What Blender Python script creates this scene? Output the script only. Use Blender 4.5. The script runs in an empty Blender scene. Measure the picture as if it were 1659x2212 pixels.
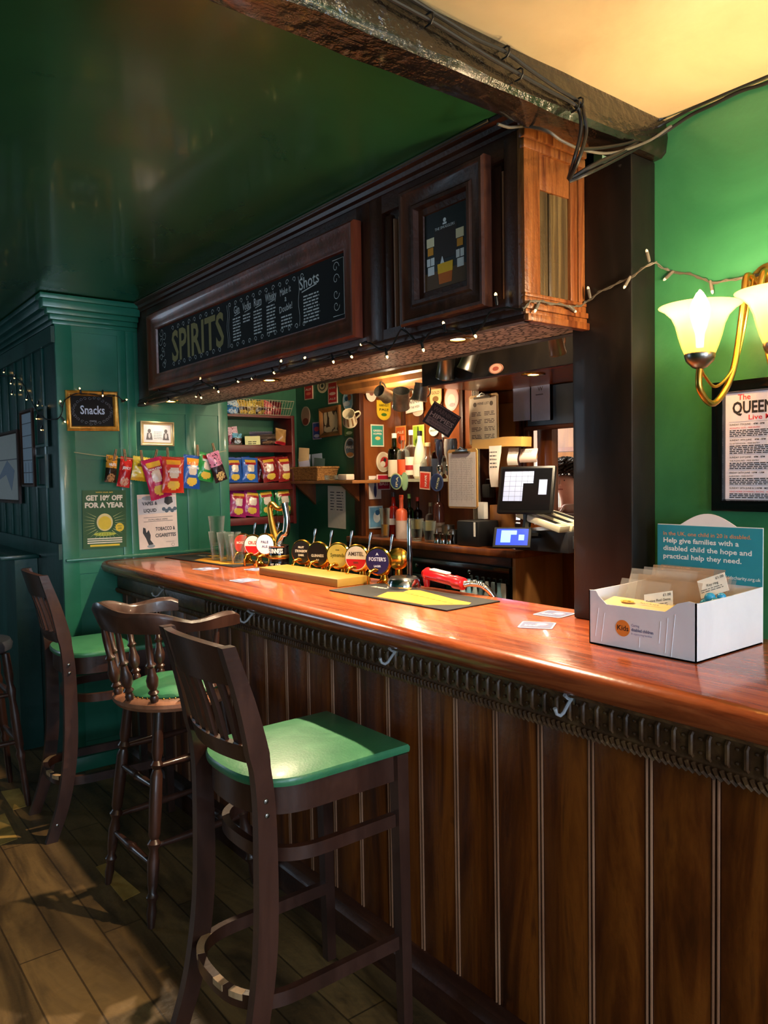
import bpy, bmesh, math, random
from mathutils import Matrix, Vector
random.seed(7)
C = bpy.context.scene.collection
PI = math.pi
# ---------------------------------------------------------------- camera
CAMH = 1.5; FPX = 1665.0; CXP = 829.5; CYP = 1106.0
yaw, pit, rol = map(math.radians, (38.0, 2.7, 1.0))
FW = Vector((math.sin(yaw)*math.cos(pit), math.cos(yaw)*math.cos(pit), -math.sin(pit)))
_r = Vector((math.cos(yaw), -math.sin(yaw), 0)); _u = _r.cross(FW)
RT = _r*math.cos(rol) - _u*math.sin(rol); UP = _r*math.sin(rol) + _u*math.cos(rol)
cam = bpy.data.cameras.new('camera'); camo = bpy.data.objects.new('camera', cam); C.objects.link(camo)
cam.sensor_fit = 'VERTICAL'; cam.sensor_height = 24.0; cam.lens = FPX/2212*24.0; cam.clip_start = .02
m = Matrix((RT, UP, -FW)).transposed().to_4x4(); m.translation = (0, 0, CAMH)
camo.matrix_world = m
bpy.context.scene.camera = camo
def at(x, y, X=None, Y=None, Z=None):
    """point seen at photo position (x, y) that lies on the plane X=, Y= or Z= of the room"""
    r = FW + RT*((x-CXP)/FPX) + UP*((CYP-y)/FPX)
    if X is not None: t = X/r.x
    elif Y is not None: t = Y/r.y
    else: t = (Z-CAMH)/r.z
    return Vector((0, 0, CAMH)) + r*t
# ---------------------------------------------------------------- world, view, daylight
sc = bpy.context.scene
sc.view_settings.view_transform = 'Standard'; sc.view_settings.look = 'None'
sc.view_settings.gamma = 1; sc.view_settings.use_curve_mapping = False
sc.view_settings.exposure = 0.5
w = bpy.data.worlds.new('daylight'); sc.world = w; w.use_nodes = True
bg = w.node_tree.nodes['Background']; bg.inputs[0].default_value = (.55, .72, 1, 1); bg.inputs[1].default_value = 1.2
def arealight(name, loc, target, sx, sy, e, col):
    l = bpy.data.lights.new(name, 'AREA'); l.shape = 'RECTANGLE'; l.size = sx; l.size_y = sy
    l.energy = e; l.color = col
    o = bpy.data.objects.new(name, l); C.objects.link(o); o.location = loc
    o.rotation_euler = (Vector(target)-Vector(loc)).to_track_quat('-Z', 'Y').to_euler()
    return o
DAY = (.62, .80, 1.0)
arealight('daylight_window', (-1.3, -2.42, 1.45), (-1.3, 3, 1.35), 1.5, 1.2, 30, DAY)
arealight('daylight_window_side', (.75, -2.42, 1.55), (.75, 3, 1.5), 1.1, 1.1, 54, DAY)
arealight('daylight_far_window', (-1.9, 6.9, 1.6), (0, 3.6, 1.4), 1.4, 1.3, 26, DAY)
def point(name, loc, e, col, r=.02, spot=None, aim=None, blend=.5):
    l = bpy.data.lights.new(name, 'SPOT' if spot else 'POINT'); l.energy = e; l.color = col; l.shadow_soft_size = r
    if spot: l.spot_size = math.radians(spot); l.spot_blend = blend
    o = bpy.data.objects.new(name, l); C.objects.link(o); o.location = loc
    if aim: o.rotation_euler = (Vector(aim)-Vector(loc)).to_track_quat('-Z', 'Y').to_euler()
    return o
WARM = (1.0, .72, .42); WARM2 = (1.0, .77, .50)
# ---------------------------------------------------------------- materials
def lin(c):
    if isinstance(c, str):
        c = [int(c[i:i+2], 16)/255 for i in (0, 2, 4)]
    return tuple((v/12.92 if v <= .04045 else ((v+.055)/1.055)**2.4) for v in c) + (1,)
_mc = {}
def mat(col, rough=.6, metal=0., emit=0., coat=0., alpha=1., trans=0., ecol=None):
    key = (col, rough, metal, emit, coat, alpha, trans, ecol)
    if key in _mc: return _mc[key]
    mm = bpy.data.materials.new('paint_'+str(col)); mm.use_nodes = True
    nt = mm.node_tree; b = nt.nodes['Principled BSDF']
    b.inputs['Roughness'].default_value = rough; b.inputs['Metallic'].default_value = metal
    b.inputs['Coat Weight'].default_value = coat; b.inputs['Coat Roughness'].default_value = .12
    b.inputs['Alpha'].default_value = alpha; b.inputs['Transmission Weight'].default_value = trans
    if emit:
        b.inputs['Emission Color'].default_value = lin(ecol or col); b.inputs['Emission Strength'].default_value = emit
    # light procedural unevenness
    c = lin(col)
    n = nt.nodes.new('ShaderNodeTexNoise'); n.inputs['Scale'].default_value = 40; n.inputs['Detail'].default_value = 3
    tc = nt.nodes.new('ShaderNodeTexCoord'); nt.links.new(tc.outputs['Object'], n.inputs['Vector'])
    mx = nt.nodes.new('ShaderNodeMix'); mx.data_type = 'RGBA'
    mx.inputs[6].default_value = tuple(v*.9 for v in c[:3])+(1,); mx.inputs[7].default_value = tuple(min(1, v*1.08) for v in c[:3])+(1,)
    nt.links.new(n.outputs['Fac'], mx.inputs[0]); nt.links.new(mx.outputs[2], b.inputs['Base Color'])
    _mc[key] = mm
    return mm
def noisy(name, cols, scale=(3, 3, 3), rough=(.3, .5), bump=.1, bscale=60, detail=6, coat=0., metal=0., dist=.6, pos=(.3, .7), spots=None, spec=.5, bdist=.004):
    """procedural material: colour ramp over stretched noise, roughness variation and fine bump"""
    mm = bpy.data.materials.new(name); mm.use_nodes = True
    nt = mm.node_tree; N = nt.nodes; L = nt.links; b = N['Principled BSDF']
    tc = N.new('ShaderNodeTexCoord'); mp = N.new('ShaderNodeMapping'); mp.inputs['Scale'].default_value = scale
    L.new(tc.outputs['Object'], mp.inputs['Vector'])
    n = N.new('ShaderNodeTexNoise'); n.inputs['Scale'].default_value = 1; n.inputs['Detail'].default_value = detail
    n.inputs['Distortion'].default_value = dist; n.inputs['Roughness'].default_value = .62
    L.new(mp.outputs[0], n.inputs['Vector'])
    cr = N.new('ShaderNodeValToRGB'); e = cr.color_ramp.elements
    e[0].position = pos[0]; e[1].position = pos[1]; e[0].color = lin(cols[0]); e[1].color = lin(cols[-1])
    for i, c in enumerate(cols[1:-1]):
        x = e.new(pos[0]+(pos[1]-pos[0])*(i+1)/(len(cols)-1)); x.color = lin(c)
    L.new(n.outputs['Fac'], cr.inputs[0])
    out = cr.outputs[0]
    if spots:
        n3 = N.new('ShaderNodeTexNoise'); n3.inputs['Scale'].default_value = spots[1]; n3.inputs['Detail'].default_value = 4
        L.new(tc.outputs['Object'], n3.inputs['Vector'])
        r3 = N.new('ShaderNodeValToRGB'); r3.color_ramp.elements[0].position = spots[2]; r3.color_ramp.elements[1].position = spots[2]+.06
        L.new(n3.outputs['Fac'], r3.inputs[0])
        mx = N.new('ShaderNodeMix'); mx.data_type = 'RGBA'; L.new(r3.outputs[0], mx.inputs[0]); L.new(out, mx.inputs[6]); mx.inputs[7].default_value = lin(spots[0])
        out = mx.outputs[2]
    L.new(out, b.inputs['Base Color'])
    n2 = N.new('ShaderNodeTexNoise'); n2.inputs['Scale'].default_value = bscale; n2.inputs['Detail'].default_value = 4
    L.new(tc.outputs['Object'], n2.inputs['Vector'])
    mr = N.new('ShaderNodeMapRange'); mr.inputs[3].default_value = rough[0]; mr.inputs[4].default_value = rough[1]
    L.new(n.outputs['Fac'], mr.inputs[0]); L.new(mr.outputs[0], b.inputs['Roughness'])
    bp = N.new('ShaderNodeBump'); bp.inputs['Strength'].default_value = bump; bp.inputs['Distance'].default_value = bdist
    ad = N.new('ShaderNodeMath'); ad.operation = 'ADD'; L.new(n.outputs['Fac'], ad.inputs[0]); L.new(n2.outputs['Fac'], ad.inputs[1])
    L.new(ad.outputs[0], bp.inputs['Height']); L.new(bp.outputs[0], b.inputs['Normal'])
    b.inputs['Coat Weight'].default_value = coat; b.inputs['Coat Roughness'].default_value = .08; b.inputs['Metallic'].default_value = metal
    b.inputs['Specular IOR Level'].default_value = spec
    return mm
M = {}
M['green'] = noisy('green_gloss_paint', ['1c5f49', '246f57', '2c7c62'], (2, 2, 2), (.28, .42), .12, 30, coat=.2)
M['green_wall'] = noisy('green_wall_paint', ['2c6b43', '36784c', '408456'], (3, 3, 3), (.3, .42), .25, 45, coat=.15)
M['green_ceiling'] = noisy('green_ceiling_paint', ['1c4a2b', '215331', '29603a'], (1.5, 1.5, 1.5), (.24, .32), .04, 8, coat=.25)
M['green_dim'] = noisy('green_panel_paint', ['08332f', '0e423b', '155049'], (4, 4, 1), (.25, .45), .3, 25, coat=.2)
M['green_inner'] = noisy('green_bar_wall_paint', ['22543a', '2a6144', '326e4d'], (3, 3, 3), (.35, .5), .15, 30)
M['cream'] = noisy('cream_ceiling_paint', ['c0a67a', 'cfb687', 'd9c294'], (2, 2, 2), (.5, .6), .25, 18, spots=('b09060', 6, .72))
M['black_timber'] = noisy('black_timber_paint', ['0c0907', '130e0a', '1d1610'], (9, 9, 2), (.34, .55), .3, 22, coat=.08, spots=('4a4034', 14, .75), bdist=.003, spec=.35)
M['beam'] = noisy('tarred_beam', ['0e0906', '181009', '241a12'], (2, 9, 9), (.14, .34), .8, 26, coat=.6, spots=('6b5940', 9, .70), bdist=.014)
M['dark_wood'] = noisy('dark_stained_wood', ['24110a', '3c1d12', '55301e'], (14, 2, 14), (.34, .5), .25, 80, coat=.04, spec=.35)
M['dark_wood_v'] = noisy('dark_stained_upright_wood', ['24110a', '3c1d12', '55301e'], (14, 14, 2), (.34, .5), .25, 80, coat=.04, spec=.35)
M['red_wood'] = noisy('mahogany_frame_wood', ['4a1d10', '6b2c18', '8a3e22'], (14, 2, 14), (.25, .4), .2, 80, coat=.25)
M['orange_wood'] = noisy('varnished_pine', ['3c1a0b', '6a3616', '8e5527', '5a2a12'], (34, 34, 2.2), (.3, .45), .35, 90, dist=1.2)
M['olive_wood'] = noisy('weathered_olive_boards', ['2c200e', '4c391c', '705a32'], (46, 46, 1.6), (.4, .55), .35, 90)
M['counter'] = noisy('polished_bar_top', ['5c2412', '8a3e1e', 'ab562c', '6e2e16'], (22, 1.6, 22), (.16, .3), .16, 55, coat=.45, dist=1.0, bdist=.003)
M['plank'] = noisy('stained_pine_planks', ['381704', '5c2a08', '7a3f10', '482009'], (9, 9, 1.1), (.32, .5), .2, 60, coat=.05, spec=.3, spots=('1c0c05', 5, .68), dist=1.3)
M['bead'] = noisy('pale_worn_beading', ['7c5138', '93654a', 'a87a5c'], (8, 8, 2), (.3, .5), .2, 80)
M['carved'] = noisy('carved_black_rail', ['3a2414', '54361f', '70502f'], (20, 20, 20), (.36, .5), .3, 60)
M['chair'] = noisy('dark_chair_wood', ['2a1812', '3a221a', '4a2e24'], (8, 8, 2), (.25, .4), .12, 60, coat=.25)
M['pale_wood'] = noisy('bare_worn_wood', ['9c7a55', 'b28f68', 'c7a680'], (20, 20, 6), (.5, .7), .2, 80)
M['seat_wood'] = noisy('worn_brown_seat_wood', ['6e4430', '8a5b42', 'a07055'], (10, 10, 10), (.35, .5), .2, 60)
M['vinyl'] = noisy('green_seat_vinyl', ['2a6746', '34744f', '3e8058'], (8, 8, 8), (.3, .42), .1, 140, coat=.1)
M['floor'] = None
M['shelf_red'] = noisy('dark_red_shelf_paint', ['4c1312', '611a18', '722220'], (6, 6, 6), (.35, .5), .1, 60)
M['brown_wood'] = noisy('back_bar_wood', ['5a2a10', '7a3f19', '965524'], (10, 10, 1.6), (.25, .4), .15, 70, coat=.2)
M['tan_wood'] = noisy('back_bar_end_wood', ['6f4220', '8d5a2c', 'a06c38'], (8, 8, 1.4), (.35, .5), .15, 70)
M['wicker'] = noisy('woven_wicker', ['5c3516', '9c6a30', 'c99a58'], (60, 60, 160), (.5, .7), 1.0, 200)
M['cardboard'] = noisy('white_cardboard', ['dfe0e6', 'ebecf0', 'f4f4f6'], (3, 3, 3), (.45, .6), .1, 50)
M['inside_card'] = noisy('plain_card_inside', ['cdb28a', 'd9c09a', 'e4cfae'], (6, 6, 6), (.6, .8), .1, 80)
M['chrome'] = mat('c9ccd2', .12, 1.0); M['steel'] = mat('9a948a', .3, 1.0); M['brass'] = mat('d9a441', .18, 1.0)
M['pewter'] = noisy('dull_pewter', ['8b867c', 'a8a294', 'c0b9a8'], (20, 20, 20), (.3, .5), .1, 60, metal=.75)
M['gold_metal'] = mat('c79a45', .3, 1.0); M['black'] = mat('0d0d0f', .4); M['black_gloss'] = mat('08080a', .15, coat=.4)
M['black_rubber'] = mat('101010', .75); M['cable'] = mat('120f0c', .5); M['cable_pale'] = mat('5f584a', .5)
M['white'] = mat('f2efe8', .6); M['paper'] = mat('efe6d8', .7); M['paper_daylight_tint'] = mat('a8bcf4', .7)  # last one: daylight's blue cast put into the hung sheets' paper colour
def glassm(name, col, rough=.02, ior=1.45):
    mm = bpy.data.materials.new(name); mm.use_nodes = True; b = mm.node_tree.nodes['Principled BSDF']
    b.inputs['Base Color'].default_value = lin(col); b.inputs['Roughness'].default_value = rough
    b.inputs['Transmission Weight'].default_value = 1; b.inputs['IOR'].default_value = ior
    return mm

def thinglass(name, col):
    mm = bpy.data.materials.new(name); mm.use_nodes = True; nt = mm.node_tree; N = nt.nodes; L = nt.links; N.clear()
    o = N.new('ShaderNodeOutputMaterial'); t = N.new('ShaderNodeBsdfTransparent'); g = N.new('ShaderNodeBsdfGlossy'); d = N.new('ShaderNodeBsdfDiffuse')
    t.inputs[0].default_value = lin(col); g.inputs['Roughness'].default_value = .04; d.inputs[0].default_value = lin('dfe8e4')
    lw = N.new('ShaderNodeLayerWeight'); lw.inputs[0].default_value = .35; a = N.new('ShaderNodeMixShader'); a.inputs[0].default_value = .35
    L.new(g.outputs[0], a.inputs[1]); L.new(d.outputs[0], a.inputs[2]); m_ = N.new('ShaderNodeMixShader')
    L.new(lw.outputs['Facing'], m_.inputs[0]); L.new(t.outputs[0], m_.inputs[1]); L.new(a.outputs[0], m_.inputs[2]); L.new(m_.outputs[0], o.inputs[0]); return mm
M['glass'] = thinglass('clear_glass', 'f2f6f4'); M['glass_green'] = glassm('green_bottle_glass', '2f5a2c'); M['glass_brown'] = glassm('brown_bottle_glass', '5a2c10')
M['beer'] = mat('b87a1e', .1, coat=.3); M['cider'] = mat('7a120c', .1, coat=.3); M['cola'] = mat('1c0604', .1, coat=.3)
def filmm(name, col, alpha, rough=.08):
    mm = bpy.data.materials.new(name); mm.use_nodes = True; b = mm.node_tree.nodes['Principled BSDF']
    b.inputs['Base Color'].default_value = lin(col); b.inputs['Roughness'].default_value = rough; b.inputs['Alpha'].default_value = alpha
    return mm
M['film'] = filmm('clear_plastic_film', 'dcd2c8', .16); M['film_tan'] = filmm('tan_plastic_film', 'c09a78', .30)
# stone paper on the underside of the canopy
def stone():
    mm = noisy('stone_pattern_paper', ['a8a09c', 'bdb5b0', 'cfc7c2'], (40, 22, 40), (.5, .65), .2, 40)
    nt = mm.node_tree; N = nt.nodes; L = nt.links; b = N['Principled BSDF']
    tc = N['Texture Coordinate']; mp = N.new('ShaderNodeMapping'); mp.inputs['Scale'].default_value = (62, 30, 1)
    L.new(tc.outputs['Object'], mp.inputs['Vector'])
    v = N.new('ShaderNodeTexVoronoi'); v.feature = 'DISTANCE_TO_EDGE'; v.inputs['Scale'].default_value = 1; L.new(mp.outputs[0], v.inputs['Vector'])
    r = N.new('ShaderNodeValToRGB'); r.color_ramp.elements[0].position = .04; r.color_ramp.elements[1].position = .16
    r.color_ramp.elements[0].color = lin('2a2422'); r.color_ramp.elements[1].color = (1, 1, 1, 1)
    L.new(v.outputs['Distance'], r.inputs[0])
    src = b.inputs['Base Color'].links[0].from_socket
    mx = N.new('ShaderNodeMix'); mx.data_type = 'RGBA'; mx.blend_type = 'MULTIPLY'; mx.inputs[0].default_value = 1
    L.new(src, mx.inputs[6]); L.new(r.outputs[0], mx.inputs[7]); L.new(mx.outputs[2], b.inputs['Base Color'])
    return mm
M['stone'] = stone()
def floorm():
    mm = noisy('worn_board_floor', ['2c2213', '544025', '745a34', '40301b'], (5, 1.1, 5), (.35, .6), .5, 40, dist=.8, spots=('83632f', 3.2, .66))
    nt = mm.node_tree; N = nt.nodes; L = nt.links; b = N['Principled BSDF']
    tc = N['Texture Coordinate']; mp = N.new('ShaderNodeMapping'); mp.inputs['Rotation'].default_value = (0, 0, PI/2)
    L.new(tc.outputs['Object'], mp.inputs['Vector'])
    br = N.new('ShaderNodeTexBrick'); br.inputs['Scale'].default_value = 1; br.inputs['Brick Width'].default_value = 1.7; br.inputs['Row Height'].default_value = .13
    br.inputs['Mortar Size'].default_value = .003; br.inputs['Color1'].default_value = (.85, .85, .85, 1); br.inputs['Color2'].default_value = (1.12, 1.1, 1.05, 1)
    br.inputs['Mortar'].default_value = (.35, .33, .3, 1); L.new(mp.outputs[0], br.inputs['Vector'])
    src = b.inputs['Base Color'].links[0].from_socket
    mx = N.new('ShaderNodeMix'); mx.data_type = 'RGBA'; mx.blend_type = 'MULTIPLY'; mx.inputs[0].default_value = 1
    L.new(src, mx.inputs[6]); L.new(br.outputs[0], mx.inputs[7]); L.new(mx.outputs[2], b.inputs['Base Color'])
    return mm
M['floor'] = floorm()
# ---------------------------------------------------------------- mesh builder
_tc = {}
def textmesh(s, bold=0.):
    k = (s, bold)
    if k not in _tc:
        c = bpy.data.curves.new('t', 'FONT'); c.body = s; c.size = 1; c.offset = bold; c.resolution_u = 2; c.fill_mode = 'FRONT'
        o = bpy.data.objects.new('t', c); C.objects.link(o)
        me = bpy.data.meshes.new_from_object(o)
        vs = [tuple(v.co) for v in me.vertices]; fs = [tuple(p.vertices) for p in me.polygons]
        bpy.data.objects.remove(o); bpy.data.curves.remove(c); bpy.data.meshes.remove(me)
        w = max([v[0] for v in vs], default=0)
        _tc[k] = (vs, fs, w)
    return _tc[k]
I4 = Matrix.Identity(4)
class B:
    def __init__(s): s.bm = bmesh.new(); s.mats = []
    def mi(s, m):
        if isinstance(m, str): m = M[m] if m in M else mat(m)
        if m not in s.mats: s.mats.append(m)
        return s.mats.index(m)
    def raw(s, vs, fs, m, T=I4):
        i = s.mi(m); bv = [s.bm.verts.new(T @ Vector(v)) for v in vs]
        for f in fs:
            try: fc = s.bm.faces.new([bv[k] for k in f]); fc.material_index = i
            except ValueError: pass
        return s
    def box(s, x0, y0, z0, x1, y1, z1, m, T=I4, bev=0.):
        i = s.mi(m)
        x0, x1 = sorted((x0, x1)); y0, y1 = sorted((y0, y1)); z0, z1 = sorted((z0, z1))
        vs = [(x, y, z) for x in (x0, x1) for y in (y0, y1) for z in (z0, z1)]
        bv = [s.bm.verts.new(Vector(v)) for v in vs]
        fs = [s.bm.faces.new([bv[k] for k in f]) for f in ((0, 1, 3, 2), (4, 6, 7, 5), (0, 4, 5, 1), (2, 3, 7, 6), (0, 2, 6, 4), (1, 5, 7, 3))]
        for f in fs: f.material_index = i
        if bev:
            es = list({e for f in fs for e in f.edges})
            g = bmesh.ops.bevel(s.bm, geom=es, offset=bev, segments=2, affect='EDGES', profile=.5)
            for f in g['faces']: f.material_index = i
            bv = list({v for f in g['faces'] for v in f.verts} | {v for v in bv if v.is_valid})
        if T is not I4:
            for v in bv: v.co = T @ v.co
        return s
    def poly(s, pts, z0, z1, m, T=I4):
        """prism: 2D outline extruded from z0 to z1"""
        n = len(pts); a = sum(pts[i][0]*pts[(i+1) % n][1]-pts[(i+1) % n][0]*pts[i][1] for i in range(n))
        if a < 0: pts = pts[::-1]
        vs = [(p[0], p[1], z0) for p in pts]+[(p[0], p[1], z1) for p in pts]
        fs = [tuple(range(n-1, -1, -1)), tuple(range(n, 2*n))]+[(i, (i+1) % n, n+(i+1) % n, n+i) for i in range(n)]
        return s.raw(vs, fs, m, T)
    def rect(s, x0, y0, x1, y1, z, m, t=.0004, T=I4): return s.poly([(x0, y0), (x1, y0), (x1, y1), (x0, y1)], z-t, z, m, T)
    def disc(s, x, y, rx, z, m, ry=None, t=.0004, T=I4, n=28):
        ry = ry or rx
        return s.poly([(x+rx*math.cos(2*PI*k/n), y+ry*math.sin(2*PI*k/n)) for k in range(n)], z-t, z, m, T)
    def lathe(s, prof, m, T=I4, n=20, cap=True):
        vs = []; fs = []
        for r, z in prof:
            for k in range(n): vs.append((r*math.cos(2*PI*k/n), r*math.sin(2*PI*k/n), z))
        for j in range(len(prof)-1):
            for k in range(n): fs.append((j*n+k, j*n+(k+1) % n, (j+1)*n+(k+1) % n, (j+1)*n+k))
        if cap:
            fs.append(tuple(range(n-1, -1, -1))); fs.append(tuple((len(prof)-1)*n+k for k in range(n)))
        return s.raw(vs, fs, m, T)
    def tube(s, pts, r, m, n=8, flat=None, up=Vector((0, 0, 1))):
        """round (or flat=(w,h) rectangular) bar swept along points; r a number or a list"""
        P = [Vector(p) for p in pts]; vs = []; fs = []; L = len(P); pu = None
        for i, p in enumerate(P):
            d = (P[min(i+1, L-1)]-P[max(i-1, 0)])
            d = d.normalized() if d.length > 1e-9 else Vector((0, 0, 1))
            u = pu if pu else up
            sd = d.cross(u)
            if sd.length < 1e-3: sd = d.cross(Vector((1, 0, 0)))
            sd.normalize(); u2 = sd.cross(d).normalized()
            if not flat: pu = u2
            if flat:
                a, b2 = flat
                for ca, cb in ((-a, -b2), (a, -b2), (a, b2), (-a, b2)): vs.append(p+sd*ca/2+u2*cb/2)
                k = 4
            else:
                rr = r[i] if isinstance(r, (list, tuple)) else r
                for q in range(n): t = 2*PI*q/n; vs.append(p+sd*rr*math.cos(t)+u2*rr*math.sin(t))
                k = n
        for i in range(L-1):
            for q in range(k): fs.append((i*k+q, i*k+(q+1) % k, (i+1)*k+(q+1) % k, (i+1)*k+q))
        fs.append(tuple(range(k-1, -1, -1))); fs.append(tuple((L-1)*k+q for q in range(k)))
        return s.raw(vs, fs, m)
    def turned(s, p0, p1, prof, m, n=12):
        """turned spindle between two points, prof = [(t, radius)]"""
        p0 = Vector(p0); p1 = Vector(p1)
        return s.tube([p0.lerp(p1, t) for t, _ in prof], [r for _, r in prof], m, n)
    def text(s, st, x, y, z, size, m, bold=0., align='C', T=I4, width=None, rot=0., sx=1.):
        vs, fs, w0 = textmesh(st, bold)
        if width and w0: sx = width/(w0*size)
        w = w0*size*sx; ox = {'C': -w/2, 'L': 0, 'R': -w}[align]
        R = Matrix.Translation((x, y, z)) @ Matrix.Rotation(rot, 4, 'Z')
        return s.raw([(v[0]*size*sx+ox, v[1]*size, 0) for v in vs], fs, m, T @ R)
    def lines(s, x0, x1, ytop, n, dy, h, z, m, seed=1, word=.012, T=I4):
        """rows of small print, broken into word-long marks"""
        rnd = random.Random(seed)
        for k in range(n):
            y = ytop-k*dy; x = x0; xe = x1-rnd.random()*(x1-x0)*.15
            while x < xe:
                wl = word*(.4+rnd.random()*1.2); x2 = min(x+wl, xe)
                s.raw([(x, y-h, z), (x2, y-h, z), (x2, y, z), (x, y, z)], [(0, 1, 2, 3)], m, T); x = x2+word*.22
        return s
    def done(s, name, parent=None, label=None, sharp=38, recalc=True):
        s.bm.normal_update()
        for f in s.bm.faces: f.smooth = True
        lim = math.radians(sharp)
        for e in s.bm.edges:
            if len(e.link_faces) == 2:
                try: e.smooth = e.calc_face_angle() < lim
                except ValueError: e.smooth = True
            else: e.smooth = False
        me = bpy.data.meshes.new(name); s.bm.to_mesh(me); s.bm.free()
        for mm in s.mats: me.materials.append(mm)
        o = bpy.data.objects.new(name, me); C.objects.link(o)
        if parent: o.parent = parent
        if label: o['label'] = label
        return o
def thing(name, label, cat, T=I4, group=None, kind=None):
    o = bpy.data.objects.new(name, None); C.objects.link(o); o.empty_display_size = .05
    if not isinstance(T, Matrix): T = Matrix.Translation(T)
    o.matrix_world = T
    return tag(o, label, cat, group, kind)
def tag(o, label, cat, group=None, kind=None):
    o['label'] = label; o['category'] = cat
    if group: o['group'] = group
    if kind: o['kind'] = kind
    return o
def place(o, T):
    if not isinstance(T, Matrix): T = Matrix.Translation(T)
    o.matrix_world = T; return o
def struct(name, b):
    o = b.done(name) if isinstance(b, B) else b
    o['kind'] = 'structure'; return o
def copytree(o, T, label=None, parent=None):
    c = o.copy(); C.objects.link(c)
    if parent is None:
        c.matrix_world = T
        if label: c['label'] = label
    else: c.parent = parent
    for ch in list(o.children): copytree(ch, None, None, c)
    return c
def facing(face, p, roll=0., out=0.):
    """frame lying on a wall: x to the right as seen, y up, z out of the wall"""
    if face == 'W': r, n = Vector((0, -1, 0)), Vector((-1, 0, 0))     # faces -X
    elif face == 'S': r, n = Vector((1, 0, 0)), Vector((0, -1, 0))    # faces -Y
    elif face == 'U': r, n = Vector((0, -1, 0)), Vector((0, 0, 1))    # lies flat, top away over the bar (+X)
    else:                                                              # a number: yaw of the facing direction in degrees
        a = math.radians(face); n = Vector((math.cos(a), math.sin(a), 0)); r = Vector((0, 0, 1)).cross(n)
    u = n.cross(r)
    T = Matrix((r, u, n)).transposed().to_4x4(); T.translation = Vector(p)+n*out
    return T @ Matrix.Rotation(math.radians(roll), 4, 'Z')
def Rz(a): return Matrix.Rotation(math.radians(a), 4, 'Z')
def Tr(*p): return Matrix.Translation(p if len(p) == 3 else p[0])
# ================================================================ room shell
CZ = 2.43; WX = 1.90; BX = 1.31; BZ = 1.08; EY = 4.10; FX = 1.538
struct('floor', B().box(-3.1, -2.6, -.05, 6.2, 7.1, 0, 'floor'))
struct('ceiling', B().box(-3.1, 1.24, CZ, 6.2, 7.1, CZ+.06, 'green_ceiling'))
struct('ceiling_front', B().box(-3.1, -2.6, CZ, 2.0, 1.24, CZ+.06, 'cream'))
struct('wall_right', B().box(WX, -2.6, 0, WX+.12, 1.30, CZ, 'green_wall'))
b = B(); b.box(-3.1, -2.55, 0, WX, -2.45, .85, 'green_wall'); b.box(-3.1, -2.55, 2.15, WX, -2.45, CZ, 'green_wall')
b.box(-3.1, -2.55, .85, -2.05, -2.45, 2.15, 'green_wall'); b.box(-.55, -2.55, .85, .2, -2.45, 2.15, 'green_wall'); b.box(1.3, -2.55, .85, WX, -2.45, 2.15, 'green_wall')
struct('wall_back', b)
for i, (x0, x1) in enumerate(((-2.05, -.55), (.2, 1.3))):
    b = B()
    for z in (.85, 1.5, 2.11): b.box(x0, -2.55, z, x1, -2.5, z+.04, 'white')
    for k in range(4): x = x0+(x1-x0-.04)*k/3; b.box(x, -2.55, .85, x+.04, -2.5, 2.15, 'white')
    b.rect(x0, .85, x1, 2.15, 0, filmm('window_glass', 'e8f0ff', .1), .004, Matrix.Translation((0, -2.525, 0)) @ Matrix.Rotation(PI/2, 4, 'X'))
    struct('window_%d' % (i+1), b)
struct('wall_left', B().box(-3.1, -2.6, 0, -3.0, 7.1, CZ, 'green'))
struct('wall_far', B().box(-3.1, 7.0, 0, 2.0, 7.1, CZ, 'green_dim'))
# panelled end wall beside the bar (faces the camera) and its long side going away on the left
b = B(); b.box(1.121, EY+.0, 0, 2.06, EY+.09, CZ, 'green')
def panel(b, x0, x1, z0, z1):
    # stiles and rails stand proud of the recessed field
    return (x0, x1, z0, z1)
fr = EY-.006
for x0, x1 in ((1.118, 1.20), (1.43, 1.475), (1.475, 1.52), (1.80, 1.86), (2.0, 2.06)): b.box(x0, fr, 0, x1, EY+.02, CZ, 'green', bev=.003)
for x0, x1, zs in ((1.2, 1.43, ((2.26, 2.43), (1.61, 1.67), (1.02, 1.09), (.52, .60), (0, .14))), (1.52, 1.80, ((1.86, 2.43), (1.61, 1.66), (1.02, 1.09), (0, .14))), (1.86, 2.0, ((1.86, 2.43), (1.61, 1.66), (1.02, 1.09), (0, .14)))):
    for z0, z1 in zs: b.box(x0-.002, fr+.0005, z0, x1+.002, EY+.02, z1, 'green')
b.box(1.13, EY-.022, 1.088, 2.06, EY, 1.102, 'green', bev=.003)
struct('wall_end', b)
struct('baseboard_end', B().box(1.11, EY-.045, 0, 1.42, EY-.006, .075, 'green', bev=.004))
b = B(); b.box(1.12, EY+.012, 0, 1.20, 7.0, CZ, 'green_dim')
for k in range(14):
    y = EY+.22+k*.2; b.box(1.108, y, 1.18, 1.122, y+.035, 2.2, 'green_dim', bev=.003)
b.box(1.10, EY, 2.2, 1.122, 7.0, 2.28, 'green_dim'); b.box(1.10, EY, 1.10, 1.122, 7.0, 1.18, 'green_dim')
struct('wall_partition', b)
# cornice round the top of the end wall: three steps
b = B()
for k, (o, z0, z1) in enumerate(((.012, 2.29, 2.31), (.028, 2.31, 2.335), (.045, 2.335, 2.36), (.07, 2.36, 2.40), (.085, 2.40, 2.425))):
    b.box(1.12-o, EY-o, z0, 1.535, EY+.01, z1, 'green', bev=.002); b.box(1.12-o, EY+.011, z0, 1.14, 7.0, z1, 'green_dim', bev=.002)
struct('trim_cornice', b)
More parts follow.
